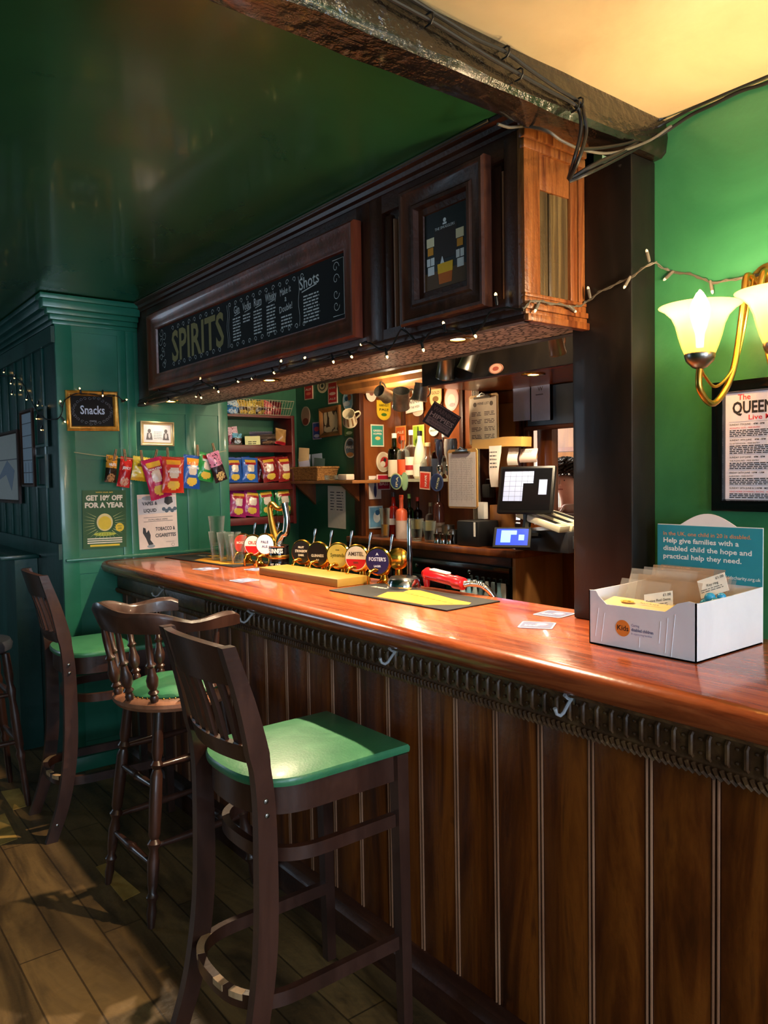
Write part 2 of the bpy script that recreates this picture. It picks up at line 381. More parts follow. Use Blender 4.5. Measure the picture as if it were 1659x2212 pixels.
# interior behind the bar
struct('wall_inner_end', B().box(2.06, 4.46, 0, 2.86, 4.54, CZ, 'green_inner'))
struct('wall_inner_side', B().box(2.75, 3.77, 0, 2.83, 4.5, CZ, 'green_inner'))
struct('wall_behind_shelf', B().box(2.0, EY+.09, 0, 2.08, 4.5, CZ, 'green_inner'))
b = B(); b.box(3.0, 2.80, 0, 3.08, 3.9, CZ, 'brown_wood'); b.box(3.0, 1.2, 0, 3.08, 2.80, 1.24, 'brown_wood'); b.box(3.0, 1.2, 1.80, 3.08, 2.80, CZ, 'dark_wood')
b.box(2.0, 1.22, 0, 3.05, 1.30, CZ, 'dark_wood')
struct('wall_back_bar', b)
b = B(); b.box(6.1, -2, 0, 6.2, 7, CZ, mat('cbbba6', .8)); b.box(3.08, 6.9, 0, 6.2, 7, CZ, mat('cbbba6', .8)); b.box(3.08, 1.0, 0, 6.2, 1.1, CZ, mat('cbbba6', .8))
struct('wall_next_room', b)
arealight('next_room_window', (4.5, 6.7, 1.9), (4.6, 4, 1.2), 1.6, 1.2, 110, (1, .95, .9))
arealight('next_room_ceiling_light', (4.5, 4.4, 2.38), (4.5, 4.4, 0), .8, .8, 60, (1, .93, .85))
# ---- beam, posts
b = B(); n = 46
T0 = Matrix.Identity(4); rnd = random.Random(3)
vs = []; fs = []
for i in range(n):
    x = -3.0+i*(1.905+3.0)/(n-1)
    j = [rnd.uniform(-.006, .006) for _ in range(10)]
    ring = [(1.182+j[0]*.5, CZ+.002), (1.178+j[1]*.5, CZ-.045), (1.181+j[2]*.5, 2.349+j[3]*.5), (1.192+j[4], 2.336+j[5]*.4), (1.24, 2.334+j[6]*.4), (1.272+j[7], 2.335+j[8]*.4), (1.285+j[9]*.6, 2.345), (1.29, CZ+.002)]
    vs += [(x, y, z) for y, z in ring]
for i in range(n-1):
    for q in range(8): fs.append((i*8+q, i*8+(q+1) % 8, (i+1)*8+(q+1) % 8, (i+1)*8+q))
fs += [tuple(range(7, -1, -1)), tuple((n-1)*8+q for q in range(8))]
b.raw(vs, fs, 'beam')
o = b.done('ceiling_beam', sharp=30); tag(o, 'rough black tarred timber beam crossing the ceiling between green and cream halves', 'beam')
b = B(); b.box(1.787, 1.212, BZ+.0005, WX-.001, 1.407, 2.334, 'black_timber', bev=.006)
o = b.done('timber_post'); tag(o, 'wide black painted timber post standing at the end of the bar opening', 'post')
# ================================================================ bar counter
ctr = thing('bar_counter', 'long panelled bar counter with polished reddish wooden top', 'counter', (1.42, 1.7, 0))
def pl(b, name, lab=None): o = b.done(name, ctr, lab); o.location = (-1.42, -1.7, 0); return o
prof = [(1.38, 1.012), (1.345, 1.012), (1.322, 1.022), (1.312, 1.036), (1.308, 1.05), (1.312, 1.066), (1.324, 1.076), (1.342, BZ), (1.90, BZ), (1.90, 1.03), (1.40, 1.03)]
Tc = Matrix(((1, 0, 0, 0), (0, 0, -1, 0), (0, 1, 0, 0), (0, 0, 0, 1)))   # prism z -> -y
b = B(); b.poly([p for p in prof], -(EY-.005), 1.2, 'counter', Tc)
pl(b, 'worktop', 'polished reddish wooden top')
b = B(); b.box(1.42, -1.2, 0, 1.47, EY-.01, 1.02, 'plank'); k = 0; y = .7712-.148*12
cols = ['plank']
while y < EY-.02:
    b.box(1.4135, y+.010, .10, 1.425, min(y+.148-.010, EY-.01), .93, 'plank', bev=.002)
    y += .148
pl(b, 'front_panel', 'upright stained pine boards')
b = B(); y = .7712-.148*12
while y < EY-.02:
    for d in (-.0052, .0052): b.tube([(1.4145, y+d, .12), (1.4145, y+d, .915)], .0034, 'bead', 8)
    y += .148
pl(b, 'beading', 'pale worn double beads between the boards')
b = B(); b.box(1.395, -1.2, .905, 1.44, EY-.01, 1.02, 'carved'); b.box(1.372, -1.2, .995, 1.40, EY-.01, 1.014, 'carved', bev=.004)
y = -.3
while y < 3.02:
    b.tube([(1.394, y, .938), (1.3885, y, .943), (1.3885, y, .980), (1.394, y, .985)], .0048, 'carved', 6)
    for zz in (.948, .975): b.lathe([(.0042, 0), (.0035, .003), (.001, .0045)], 'carved', Matrix.Translation((1.394, y+.0185, zz)) @ Matrix.Rotation(-PI/2, 4, 'Y'), 6)
    y += .037
b.box(1.388, 3.02, .93, 1.40, EY-.01, .99, 'carved', bev=.003)
y = -.3
while y < 4.08:      # rope moulding: short slanting rolls
    b.tube([(1.386, y, .909), (1.381, y+.008, .918), (1.386, y+.016, .927)], .0052, 'carved', 5)
    y += .0145
pl(b, 'carved_rail', 'dark carved rail with flutes and rope edge')
b = B(); b.poly([(1.43, 0), (1.372, 0), (1.372, .085), (1.380, .095), (1.383, .112), (1.396, .122), (1.43, .124)], -(EY-.05), 1.2, 'dark_wood', Tc)
pl(b, 'skirting')
pl(B().box(1.80, -1.2, 0, 1.85, 1.2, 1.03, 'dark_wood').box(1.80, 1.41, 0, 1.85, EY-.01, 1.03, 'dark_wood'), 'rear_panel')
# coat hooks under the counter edge
def hook():
    b = B(); b.box(1.389, -.011, .972, 1.396, .011, 1.0, 'steel', bev=.002)
    b.tube([(1.391, 0, .99), (1.375, 0, .978), (1.352, 0, .955), (1.338, 0, .950), (1.322, 0, .958), (1.315, 0, .976)], [.0052, .0052, .0054, .0052, .0046, .0062], mat('d9dadf', .22, .45), 8)
    b.tube([(1.391, 0, .985), (1.37, 0, .995), (1.358, 0, 1.006)], [.0046, .0044, .0058], mat('d9dadf', .22, .45), 8)
    for s in (-.007, .007): b.lathe([(.003, 0), (.002, .0015)], 'chrome', Matrix.Translation((1.389, s, .995)) @ Matrix.Rotation(-PI/2, 4, 'Y'), 6)
    return b.done('coat_hook')
hk = None
hl = ['chrome coat hook under the counter right of the bar chair, nearest the charity box', 'chrome coat hook under the counter in line with the far edge of the bar towel', 'chrome coat hook under the counter just behind the slatted bar chair', 'chrome coat hook near the far end of the bar counter']
for i, (x, y) in enumerate(((1232, 1520), (852, 1408), (545, 1336), (352, 1280))):
    yy = at(x, y, X=1.385).y
    o = hook() if hk is None else hk.copy()
    if hk: C.objects.link(o)
    hk = hk or o
    o.location = (1.39*.22, yy, .985*.22); o.scale = (.78, .78, .78); tag(o, hl[i], 'hook', 'coat hooks along the bar front')
# ================================================================ canopy over the bar
cn = thing('bar_canopy', 'dark panelled wooden canopy hanging over the bar with bare pine end panel', 'canopy', (FX, 1.36, 1.9))
def pc(b, name, lab=None): o = b.done(name, cn, lab); o.location = (-FX, -1.36, -1.9); return o
Y0 = 1.362; Y1 = EY-.01
b = B(); b.box(FX+.018, Y0+.01, 1.915, FX+.035, Y1, CZ-.003, 'dark_wood_v')
for y0, y1 in ((Y0, 1.43), (1.955, 2.02), (2.02, 2.09), (3.95, Y1)): b.box(FX, y0, 1.93, FX+.02, y1, 2.40, 'dark_wood_v', bev=.002)
b.box(FX+.001, Y0, 1.93, FX+.02, Y1, 1.965, 'dark_wood'); b.box(FX+.001, Y0, 2.33, FX+.02, Y1, 2.40, 'dark_wood')
for y in (1.405, 1.435, 1.87, 1.895, 1.99, 2.075): b.box(FX+.004, y, 1.965, FX+.02, y+.006, 2.30, 'bead')
for y in (1.45, 1.92): b.box(FX+.008, y, 1.965, FX+.02, y+.05, 2.32, 'dark_wood_v', bev=.003)
pc(b, 'fascia', 'near-black panelled fascia')
b = B(); ZT = CZ-.002
b.poly([(FX+.02, 2.385), (FX-.004, 2.385), (FX-.006, 2.395), (FX-.018, 2.40), (FX-.022, 2.412), (FX-.034, 2.418), (FX-.036, ZT), (FX+.02, ZT)], -Y1, -Y0, 'dark_wood', Tc)
pc(b, 'cornice', 'stepped crown moulding')
pc(B().box(FX-.04, 1.45, 2.4225, FX-.034, Y1, 2.4275, 'cable_pale'), 'paint_line', 'pale caulk line along the ceiling')
b = B(); b.poly([(FX+.02, 1.893), (FX-.006, 1.893), (FX-.010, 1.900), (FX-.008, 1.909), (FX-.002, 1.913), (FX-.004, 1.924), (FX+.001, 1.934), (FX+.02, 1.936)], -Y1, -(Y0-.006), 'dark_wood', Tc)
pc(b, 'base_moulding')
pc(B().box(FX+.02, 1.409, 1.92, 1.91, Y1, 1.926, 'stone').box(FX+.02, Y0+.01, 1.92, 1.785, 1.4088, 1.926, 'stone'), 'soffit_paper', 'grey stone-patterned paper under the canopy')
pc(B().box(1.895, 1.41, 1.918, 1.935, Y1, CZ-.003, 'black_timber'), 'rear_board')
# pine end panel
b = B(); x1 = 1.786
b.box(FX-.001, Y0-.003, 1.93, FX+.06, Y0+.02, 2.40, 'orange_wood', bev=.001)
b.box(FX+.06, Y0+.004, 2.245, x1-.06, Y0+.02, 2.40, 'orange_wood', bev=.001)
b.box(x1-.058, Y0+.001, 1.93, x1-.03, Y0+.02, 2.40, 'orange_wood', bev=.001); b.box(x1-.026, Y0-.002, 1.93, x1, Y0+.02, 2.40, 'orange_wood', bev=.001)
b.box(FX+.062, Y0+.010, 1.93, FX+.105, Y0+.02, 2.25, 'olive_wood'); b.box(FX+.107, Y0+.006, 1.94, FX+.128, Y0+.02, 2.243, 'olive_wood', bev=.003); b.box(FX+.13, Y0+.010, 1.93, x1-.06, Y0+.02, 2.25, 'olive_wood')
b.box(FX-.004, Y0-.006, 2.335, x1, Y0+.01, 2.36, 'orange_wood', bev=.003); b.box(FX-.008, Y0-.012, 2.36, x1, Y0+.01, 2.39, 'orange_wood', bev=.004); b.box(FX-.012, Y0-.016, 2.39, x1, Y0+.01, CZ-.003, 'orange_wood', bev=.004)
pc(b, 'end_panel', 'bare orange and olive pine end boards')
b = B()
for k, (o, z0, z1) in enumerate(((.004, 1.958, 1.968), (.002, 1.94, 1.958), (.010, 1.925, 1.94), (.005, 1.912, 1.925), (.014, 1.893, 1.912))):
    b.box(FX-.005, Y0-o-.004, z0, x1, Y0+.008, z1, 'orange_wood', bev=.002)
pc(b, 'end_base_moulding', 'pale stepped pine moulding')
# spirits chalkboard
sy0, sy1, sz0, sz1 = 2.06, 3.86, 1.955, 2.335
T = facing('W', (FX, (sy0+sy1)/2, (sz0+sz1)/2), 0, .004); W2 = (sy1-sy0)/2; H2 = (sz1-sz0)/2
sb = thing('spirits_chalkboard', 'long framed chalkboard menu lettered SPIRITS hung on the bar canopy', 'menu board', T)
def frame4(b, w2, h2, prof, m):
    """mitred picture frame: prof = [(inset, height)] from the outer edge inwards"""
    n = len(prof); vs = []; fs = []
    for sx, sy in ((-1, -1), (1, -1), (1, 1), (-1, 1)):
        for i, z in prof: vs.append((sx*(w2-i), sy*(h2-i), z))
    for c in range(4):
        d = (c+1) % 4
        for k in range(n): fs.append((c*n+k, d*n+k, d*n+(k+1) % n, c*n+(k+1) % n))
    return b.raw(vs, fs, m)
b = B(); frame4(b, W2, H2, [(0, 0), (0, .03), (.008, .036), (.02, .034), (.03, .026), (.06, .022), (.07, .016), (.078, .016), (.082, .004), (.082, 0)], 'red_wood'); b.done('frame', sb)
b = B(); b.rect(-W2+.08, -H2+.08, W2-.08, H2-.08, .006, mat('0b0c10', .85), .005)
z = .0066; ch = mat('dcdde0', .8); gd = mat('9a8c5a', .8); wi, hi = W2-.09, H2-.088
b.text('SPIRITS', -wi+.44, -.072, z, .205, gd, .02, width=.56)
def curl(b, x, y, s, fx=1, fy=1, m=ch, w=.0022):
    pts = []
    for k in range(22):
        t = k/21*2.1*PI; r = s*(1-.8*k/21); pts.append((x+fx*r*math.cos(t), y+fy*r*math.sin(t), z))
    ribbon(b, pts, w, m)
def ribbon(b, pts, w, m):
    P = [Vector(p) for p in pts]; vs = []
    for i, p in enumerate(P):
        d = P[min(i+1, len(P)-1)]-P[max(i-1, 0)]; d.normalize(); nn = Vector((-d.y, d.x, 0))*w/2
        vs += [p+nn, p-nn]
    b.raw(vs, [(2*i, 2*i+1, 2*i+3, 2*i+2) for i in range(len(P)-1)], m)
rnd = random.Random(5)
for k in range(9): curl(b, -wi+.04+rnd.uniform(-.02, .05), -.08+k*.021, rnd.uniform(.014, .026), rnd.choice((-1, 1)), rnd.choice((-1, 1)))
for k in range(9):
    x = -wi+.18+k*.062; curl(b, x, .085, .014, 1 if k % 2 else -1); curl(b, x, -.088, .014, 1 if k % 2 else -1)
for k in range(12):
    x = -wi+.78+k*.052; curl(b, x, .085, .012, 1 if k % 2 else -1); curl(b, x+.01, -.088, .012, 1 if k % 2 else -1)
for sx_ in (-wi+.755, -wi+.77, wi-.29): ribbon(b, [(sx_+.004*math.sin(q), -.09+q*.018, z) for q in range(11)], .002, ch)
for y in (-.06, -.02, .03, .07): curl(b, wi-.05, y, .02, 1, 1 if y > 0 else -1)
ribbon(b, [(wi-.07, .095, z), (wi-.003, .095, z), (wi-.003, -.095, z), (wi-.07, -.095, z)], .0025, ch)
cx = [-wi+.84, -wi+.93, -wi+1.02, -wi+1.125]
for x, s, ww in zip(cx, ('Gin', 'Vodka', 'Rum', 'Whisky'), (.055, .08, .07, .095)):
    b.text(s, x, .042, z, .045, ch, .008, width=ww*.9); ribbon(b, [(x-.02, .034, z), (x+.03, .04, z)], .003, ch)
    n = {'Gin': 8, 'Vodka': 3, 'Rum': 8, 'Whisky': 9}[s]
    b.lines(x-.035, x+.035, .024, n, .0125, .0055, z, ch, len(s), .02)
b.text('Make it', -wi+1.235, .045, z, .038, ch, .003, rot=.06, width=.08); b.text('a', -wi+1.235, .018, z, .034, ch, .003); b.text('Double!', -wi+1.235, -.018, z, .036, ch, .004, rot=.06, width=.095)
b.lines(-wi+1.20, -wi+1.28, -.035, 4, .0125, .0055, z, ch, 8, .02)
b.text('Shots', -wi+1.40, .04, z, .06, ch, .008, rot=.05); ribbon(b, [(-wi+1.35, .028, z), (-wi+1.45, .04, z)], .004, ch)
b.lines(-wi+1.36, -wi+1.47, .012, 9, .0115, .005, z, ch, 12, .025)
b.done('board', sb, 'black board covered in chalk lettering')
# small framed advert
T = facing('W', (FX, 1.650, 2.150), 0, .004)
af = thing('framed_drinks_advert', 'small heavy wooden frame with a dark drinks advert on the canopy', 'picture', T)
b = B(); frame4(b, .178, .200, [(0, 0), (0, .028), (.006, .034), (.014, .034), (.02, .028), (.05, .024), (.056, .030), (.066, .030), (.07, .012), (.088, .010), (.092, .004), (.092, 0)], 'dark_wood'); b.done('frame', af)
b = B(); b.rect(-.09, -.112, .09, .112, .006, mat('0c0a0c', .35), .005)
z = .0066; b.rect(-.088, -.11, .088, -.06, z, mat('5a3d22', .5)); b.rect(-.045, -.03, .05, .06, z, mat('2a1812', .5))
b.text('THE SMUGGLERS', 0, .055, z+.0005, .011, ch, .002); b.disc(0, .078, .006, z+.0005, ch); b.rect(-.008, .066, .008, .071, z+.0005, ch)
for s in (-1, 1):
    x = s*.062; y = -.012
    b.rect(x-.016, y+.026, x+.016, y+.052, z+.0004, mat('e9d9b4', .5)); b.rect(x-.012, y+.002, x+.012, y+.024, z+.0004, mat('d68f2c', .5))
    b.rect(x-.016, y-.028, x-.002, y-.006, z+.0004, ch); b.rect(x+.001, y-.028, x+.016, y-.006, z+.0004, ch)
    b.rect(x-.012, y-.055, x+.015, y-.031, z+.0004, ch)
b.poly([(-.026, -.10), (.026, -.10), (.032, -.042), (-.032, -.042)], z, z+.0008, mat('c8641e', .4)); b.poly([(-.03, -.07), (.03, -.07), (.032, -.042), (-.032, -.042)], z, z+.0011, mat('eeb52a', .4))
b.poly([(-.02, -.042), (-.004, -.042), (-.012, -.022)], z, z+.0008, ch)
b.done('advert', af)
# recessed spotlights in the canopy, and one over the back bar
def downlight(p, label, e, grp='recessed downlights', lean=0.):
    t = thing('downlight', label, 'light', p, grp)
    b = B(); b.lathe([(.024, -.001), (.024, -.004), (.046, -.006), (.052, -.003), (.052, 0), (.024, 0)], 'brass', n=28, cap=False); b.done('rim', t)
    b = B(); b.lathe([(.0235, -.0015), (.012, -.004), (.001, -.005)], mat('fff0cf', .3, emit=14., ecol='ffdca0'), n=24); b.done('bulb', t)
    point('downlight_beam', (p[0], p[1], p[2]-.03), e, WARM2, .012 , 150 if not lean else 124, (p[0]-lean, p[1], 0), .8)
    return t
for (x, y), l in zip(((987, 731), (582, 820), (352, 875)), ('bright brass-rimmed spotlight under the canopy below the drinks advert', 'brass-rimmed spotlight under the canopy below the end of the spirits board', 'brass-rimmed spotlight under the canopy next to the green end wall')):
    p = at(x, y, Z=1.92); p.y = min(p.y, 3.98); p.x = 1.67; downlight(p, l, 92 if x > 400 else 3, lean=.62)
# ================================================================ chairs
def crv(pts, n=24):
    """smooth curve through points"""
    P = [Vector(p) for p in pts]; P = [P[0]*2-P[1]]+P+[P[-1]*2-P[-2]]; out = []
    for i in range(1, len(P)-2):
        for k in range(n//(len(P)-3)):
            t = k/(n//(len(P)-3)); a, b_, c, d = P[i-1:i+3]
            out.append(.5*((2*b_)+(c-a)*t+(2*a-5*b_+4*c-d)*t*t+(3*b_-a-3*c+d)*t**3))
    out.append(P[-2]); return out
def uhoop(z, xf, hw, xb, n=22):
    pts = [(xf, -hw, z)]
    for k in range(n+1):
        a = -PI/2+PI*k/n
        cx = (abs(math.cos(a))**.75); sy = math.copysign(abs(math.sin(a))**.75, math.sin(a))
        pts.append((xb+.16-(.16)*cx, hw*sy, z))
    pts.append((xf, hw, z)); return pts
def slat_chair(T, label, group=None, seatlabel=None):
    t = thing('bar_chair', label, 'bar chair', T, group)
    # apron
    b = B(); b.tube(uhoop(.718, .205, .175, -.205), 0, 'chair', flat=(.022, .072)); b.tube([(.205, -.185, .718), (.205, .185, .718)], 0, 'chair', flat=(.022, .072)); b.done('apron', t)
    # seat pad: D plan, thin edge, domed top
    out = []
    for (x, y, _) in uhoop(0, .232, .198, -.225): out.append((x, y))
    n = len(out); vs = []; fs = []
    rings = [(1.0, .756), (1.006, .762), (1.006, .770), (.99, .776), (.9, .780), (.6, .784), (.25, .786)]
    cxx = .01
    for s, z in rings:
        for x, y in out: vs.append((cxx+(x-cxx)*s, y*s, z))
    for j in range(len(rings)-1):
        for k in range(n): fs.append((j*n+k, (j*n+(k+1) % n), (j+1)*n+(k+1) % n, (j+1)*n+k))
    fs += [tuple(range(n-1, -1, -1)), tuple((len(rings)-1)*n+k for k in range(n))]
    b = B(); b.raw(vs, fs, 'vinyl'); b.done('seat', t, 'green vinyl seat pad')
    # front legs
    for s in (-1, 1):
        b = B(); y0_ = s*.185; b.raw([(x+dx, y0_+dy, z) for x, w_, z in ((.213, .015, .002), (.205, .0185, .755)) for dx, dy in ((-w_, -w_), (w_, -w_), (w_, w_), (-w_, w_))], [(3, 2, 1, 0), (4, 5, 6, 7), (0, 1, 5, 4), (1, 2, 6, 5), (2, 3, 7, 6), (3, 0, 4, 7)], 'chair')
        b.done('leg', t)
    # rear legs running up into the back posts, splayed and bent
    for s in (-1, 1):
        path = crv([(-.292, s*.172, 0), (-.238, s*.172, .16), (-.205, s*.172, .36), (-.197, s*.172, .60), (-.203, s*.172, .78), (-.235, s*.172, .95), (-.285, s*.172, 1.115)], 30)
        b = B(); vs = []; fs = []
        for i, p in enumerate(path):
            t_ = p.z/1.115; wx = .046+.008*math.sin(PI*min(1, t_*1.4)); wy = .028
            if t_ > .75: wx = .054-.02*(t_-.75)/.25
            for dx, dy in ((-1, -1), (1, -1), (1, 1), (-1, 1)): vs.append((p.x+dx*wx/2, p.y+dy*wy/2, p.z))
        for i in range(len(path)-1):
            for q in range(4): fs.append((4*i+q, 4*i+(q+1) % 4, 4*i+4+(q+1) % 4, 4*i+4+q))
        L = 4*(len(path)-1); fs += [(3, 2, 1, 0), (L, L+1, L+2, L+3)]
        b.raw(vs, fs, 'chair'); lg = b.done('leg', t)
        for z in (.70, .735, .07):
            xq = min(path, key=lambda p: abs(p.z-z)).x
            B().lathe([(.007, 0), (.006, .003), (.002, .0045)], 'steel', Matrix.Translation((xq, s*.172+s*.0135, z)) @ Matrix.Rotation(-s*PI/2, 4, 'X'), 8).done('bolt', lg)
    # curved top rail with worn crest
    def rail(z, h, xb, bow, th=.02, curve_top=0.):
        vs = []; fs = []; n = 14
        for i in range(n+1):
            u = -1+2*i/n; y = u*.170; x = xb-bow*(1-u*u)
            tz = z+h+curve_top*(1-u*u)
            for dx, zz in ((-th/2, z), (th/2, z), (th/2-.012*0, tz), (-th/2, tz)): vs.append((x+dx-(zz-z)*.28, y, zz))
        for i in range(n):
            for q in range(4): fs.append((4*i+q, 4*i+(q+1) % 4, 4*i+4+(q+1) % 4, 4*i+4+q))
        fs += [(3, 2, 1, 0), (4*n, 4*n+1, 4*n+2, 4*n+3)]
        return vs, fs
    b = B(); v, f = rail(1.02, .092, -.258, .035, .022, .012); b.raw(v, f, 'chair'); b.done('top_rail', t)
    b = B(); v, f = rail(.822, .045, -.208, .032, .02); b.raw(v, f, 'chair'); b.done('lower_rail', t)
    for k in range(6):
        u = -.72+1.44*k/5; y = u*.165; bw = .034*(1-u*u)
        b = B(); b.tube([(-.216-bw, y, .860), (-.238-bw, y, .95), (-.262-bw, y, 1.025)], 0, 'chair', flat=(.026, .010), up=Vector((1, 0, .2))); b.done('slat', t)
        if k < 1: pass
    # foot hoops
    b = B(); b.tube(uhoop(.575, .205, .178, -.18), 0, 'chair', flat=(.020, .034)); b.done('upper_hoop', t)
    b = B(); b.tube(uhoop(.235, .205, .178, -.262, 48), 0, 'chair', flat=(.020, .036))
    hp = b.done('foot_hoop', t)
    hh = uhoop(.235, .205, .1785, -.2635, 48)
    for a, c in ((15, 19), (21, 24), (31, 41)):
        pts = [Vector(p)+Vector((0, 0, .0105)) for p in hh[a:c+1]]; B().tube(pts, 0, 'pale_wood', flat=(.0206, .016)).done('worn_patch', hp, 'paint rubbed off to bare wood')
    return t
slat_chair(Tr(1.072, 1.775, 0), 'dark slat-back bar chair with square green seat in the foreground', 'slat-back bar chairs')
slat_chair(Tr(1.125, 3.50, 0) @ Rz(-3), 'dark slat-back bar chair with green seat by the green end wall', 'slat-back bar chairs')
# captain's stool
def captain(T):
    t = thing('captain_stool', 'dark turned captain stool with spindle back and round studded green seat', 'bar stool', T)
    b = B(); n = 40
    b.lathe([(.17, .705), (.205, .708), (.216, .722), (.216, .735), (.205, .744), (.15, .746)], 'seat_wood', n=n); b.done('seat', t, 'round brown seat with a worn rim')
    b = B(); b.lathe([(.168, .745), (.172, .750), (.165, .757), (.14, .768), (.09, .778), (.03, .783), (.002, .784)], 'vinyl', n=n); b.done('cushion', t, 'domed green vinyl cushion')
    b = B()
    for k in range(56):
        a = 2*PI*k/56; b.lathe([(.0042, 0), (.003, .003), (.0008, .0042)], 'gold_metal', Matrix.Translation((.176*math.cos(a), .176*math.sin(a), .7455)), 6)
    b.done('stud_trim', t, 'row of brass upholstery studs')
    SP = [(0, .013), (.06, .016), (.10, .011), (.14, .019), (.18, .011), (.24, .019), (.33, .021), (.42, .014), (.50, .011), (.54, .018), (.58, .011), (.8, .012), (1, .009)]
    LG = [(0, .017), (.10, .018), (.2, .020), (.24, .014), (.26, .022), (.28, .014), (.31, .021), (.45, .022), (.58, .020), (.60, .014), (.62, .024), (.65, .014), (.70, .021), (.80, .018), (.84, .013), (.86, .021), (.89, .013), (.93, .017), (1, .011)]
    tops = [(.12, .12), (.12, -.12), (-.12, -.12), (-.12, .12)]; feet = [(.205, .20), (.205, -.19), (-.205, -.19), (-.195, .19)]
    for (a, c), (d, e) in zip(tops, feet):
        b = B(); b.turned((a, c, .71), (d, e, 0), LG, 'chair', 12); b.done('leg', t)
    def on(i, z): (a, c), (d, e) = tops[i], feet[i]; q = 1-z/.71; return (a+(d-a)*q, c+(e-c)*q, z)
    ST = [(0, .008), (.2, .011), (.4, .014), (.47, .014), (.5, .018), (.53, .014), (.6, .014), (.8, .011), (1, .008)]
    for i, j, z in ((0, 1, .20), (1, 2, .26), (2, 3, .20), (3, 0, .26), (1, 2, .52), (3, 0, .52), (0, 1, .45), (2, 3, .45)):
        b = B(); b.turned(on(i, z), on(j, z), ST, 'chair', 10); b.done('stretcher', t)
    # back rail: half ring with a raised crest and flat rounded arm ends
    vs = []; fs = []; n = 40
    for i in range(n+1):
        a = math.radians(62+236*i/n); u = i/n*2-1            # opens towards +x
        R0 = .238; h = .045+.050*max(0, 1-abs(u)*1.55)**.8+.006*math.cos(abs(u)*14); wd = .024+.030*(abs(u)**5)
        lean = .03*(1-abs(u))
        if abs(u) > .95: h *= .8; wd *= .9
        cx_, cy_ = math.cos(a), math.sin(a)
        xo = .02*abs(u)**4
        z0 = .985
        for dr, dz in ((-wd/2, 0), (wd/2, 0), (wd/2+lean, h*.8), (lean+wd*.3, h), (lean-wd*.2, h), (-wd/2+lean*.8, h*.8)):
            r = R0+dr; vs.append((r*cx_+xo, r*cy_*1.0, z0+dz))
    for i in range(n):
        for q in range(6): fs.append((6*i+q, 6*i+(q+1) % 6, 6*i+6+(q+1) % 6, 6*i+6+q))
    fs += [tuple(range(5, -1, -1)), tuple(6*n+q for q in range(6))]
    b = B(); b.raw(vs, fs, 'chair'); b.done('back_rail', t, 'curved back rail ending in rounded arms')
    for k in range(8):
        a = math.radians(78+204*k/7)
        b = B(); b.turned((.196*math.cos(a), .196*math.sin(a), .742), (.240*math.cos(a), .240*math.sin(a), .99), SP, 'chair', 12); b.done('spindle', t)
    return t
captain(Tr(1.105, 2.68, 0) @ Rz(4))
# grey round stool at the far left
t = thing('round_stool', 'grey-topped round stool with turned legs at the left edge', 'stool', (.665, 3.98, 0))
B().lathe([(.10, .70), (.15, .705), (.17, .72), (.175, .745), (.165, .765), (.10, .772), (.01, .774)], mat('3b3c42', .35, coat=.3), n=32).done('seat', t, 'grey vinyl seat')
fe = [(.17, .17), (.17, -.17), (-.17, -.17), (-.17, .17)]
for x, y in fe:
    B().turned((x*.7, y*.7, .71), (x*1.05, y*1.05, 0), [(0, .018), (.15, .02), (.2, .014), (.24, .022), (.3, .015), (.4, .020), (.6, .021), (.63, .014), (.66, .022), (.7, .015), (.9, .015), (1, .012)], 'chair', 12).done('leg', t)
for z in (.30, .52):
    for i in range(4):
        q = .7+.35*(1-z/.71); a, c = fe[i], fe[(i+1) % 4]
        B().turned((a[0]*q, a[1]*q, z), (c[0]*q, c[1]*q, z), [(0, .009), (.5, .016), (1, .009)], 'chair', 10).done('stretcher', t)
# pale replacement blocks let into the floor
fm = noisy('pale_floor_block', ['8a6a2c', 'b08a42', 'c9a255'], (6, 6, 6), (.4, .6), .3, 60)
for i, q in enumerate((((207, 1873), (229, 1865), (303, 1928), (267, 1946)), ((2, 1710), (42, 1703), (62, 1740), (28, 1750)), ((-10, 1765), (10, 1757), (38, 1812), (0, 1826)))):
    ps = [at(x, y, Z=0) for x, y in q]
    struct('trim_%d' % (i+1), B().poly([(p.x, p.y) for p in ps], -.001, .0015, fm))
# stone-topped side ledge along the left partition
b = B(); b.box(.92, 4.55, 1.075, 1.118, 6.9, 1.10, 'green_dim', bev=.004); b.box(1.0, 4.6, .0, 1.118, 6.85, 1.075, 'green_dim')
o = b.done('wall_ledge'); tag(o, 'long dark green drinking ledge along the left partition wall', 'ledge')
# ================================================================ right wall: two-arm lamp, poster, fairy lights, cables
def shade_mat():
    mm = bpy.data.materials.new('amber_lamp_glass'); mm.use_nodes = True; nt = mm.node_tree; N = nt.nodes; L = nt.links; N.clear()
    out = N.new('ShaderNodeOutputMaterial'); em = N.new('ShaderNodeEmission'); tr = N.new('ShaderNodeBsdfTransparent'); tl = N.new('ShaderNodeBsdfTranslucent'); di = N.new('ShaderNodeBsdfGlossy')
    em.inputs[0].default_value = lin('ffcb74'); em.inputs[1].default_value = .85
    tr.inputs[0].default_value = lin('ffeccb'); tl.inputs[0].default_value = lin('ffd98a'); di.inputs['Roughness'].default_value = .2
    a = N.new('ShaderNodeAddShader'); L.new(em.outputs[0], a.inputs[0]); L.new(tl.outputs[0], a.inputs[1])
    x = N.new('ShaderNodeMixShader'); x.inputs[0].default_value = .66; L.new(a.outputs[0], x.inputs[1]); L.new(tr.outputs[0], x.inputs[2])
    y = N.new('ShaderNodeMixShader'); y.inputs[0].default_value = .06; L.new(x.outputs[0], y.inputs[1]); L.new(di.outputs[0], y.inputs[2])
    L.new(y.outputs[0], out.inputs[0]); return mm
M['shade'] = shade_mat()
lp = Vector((WX, .905, 1.93))
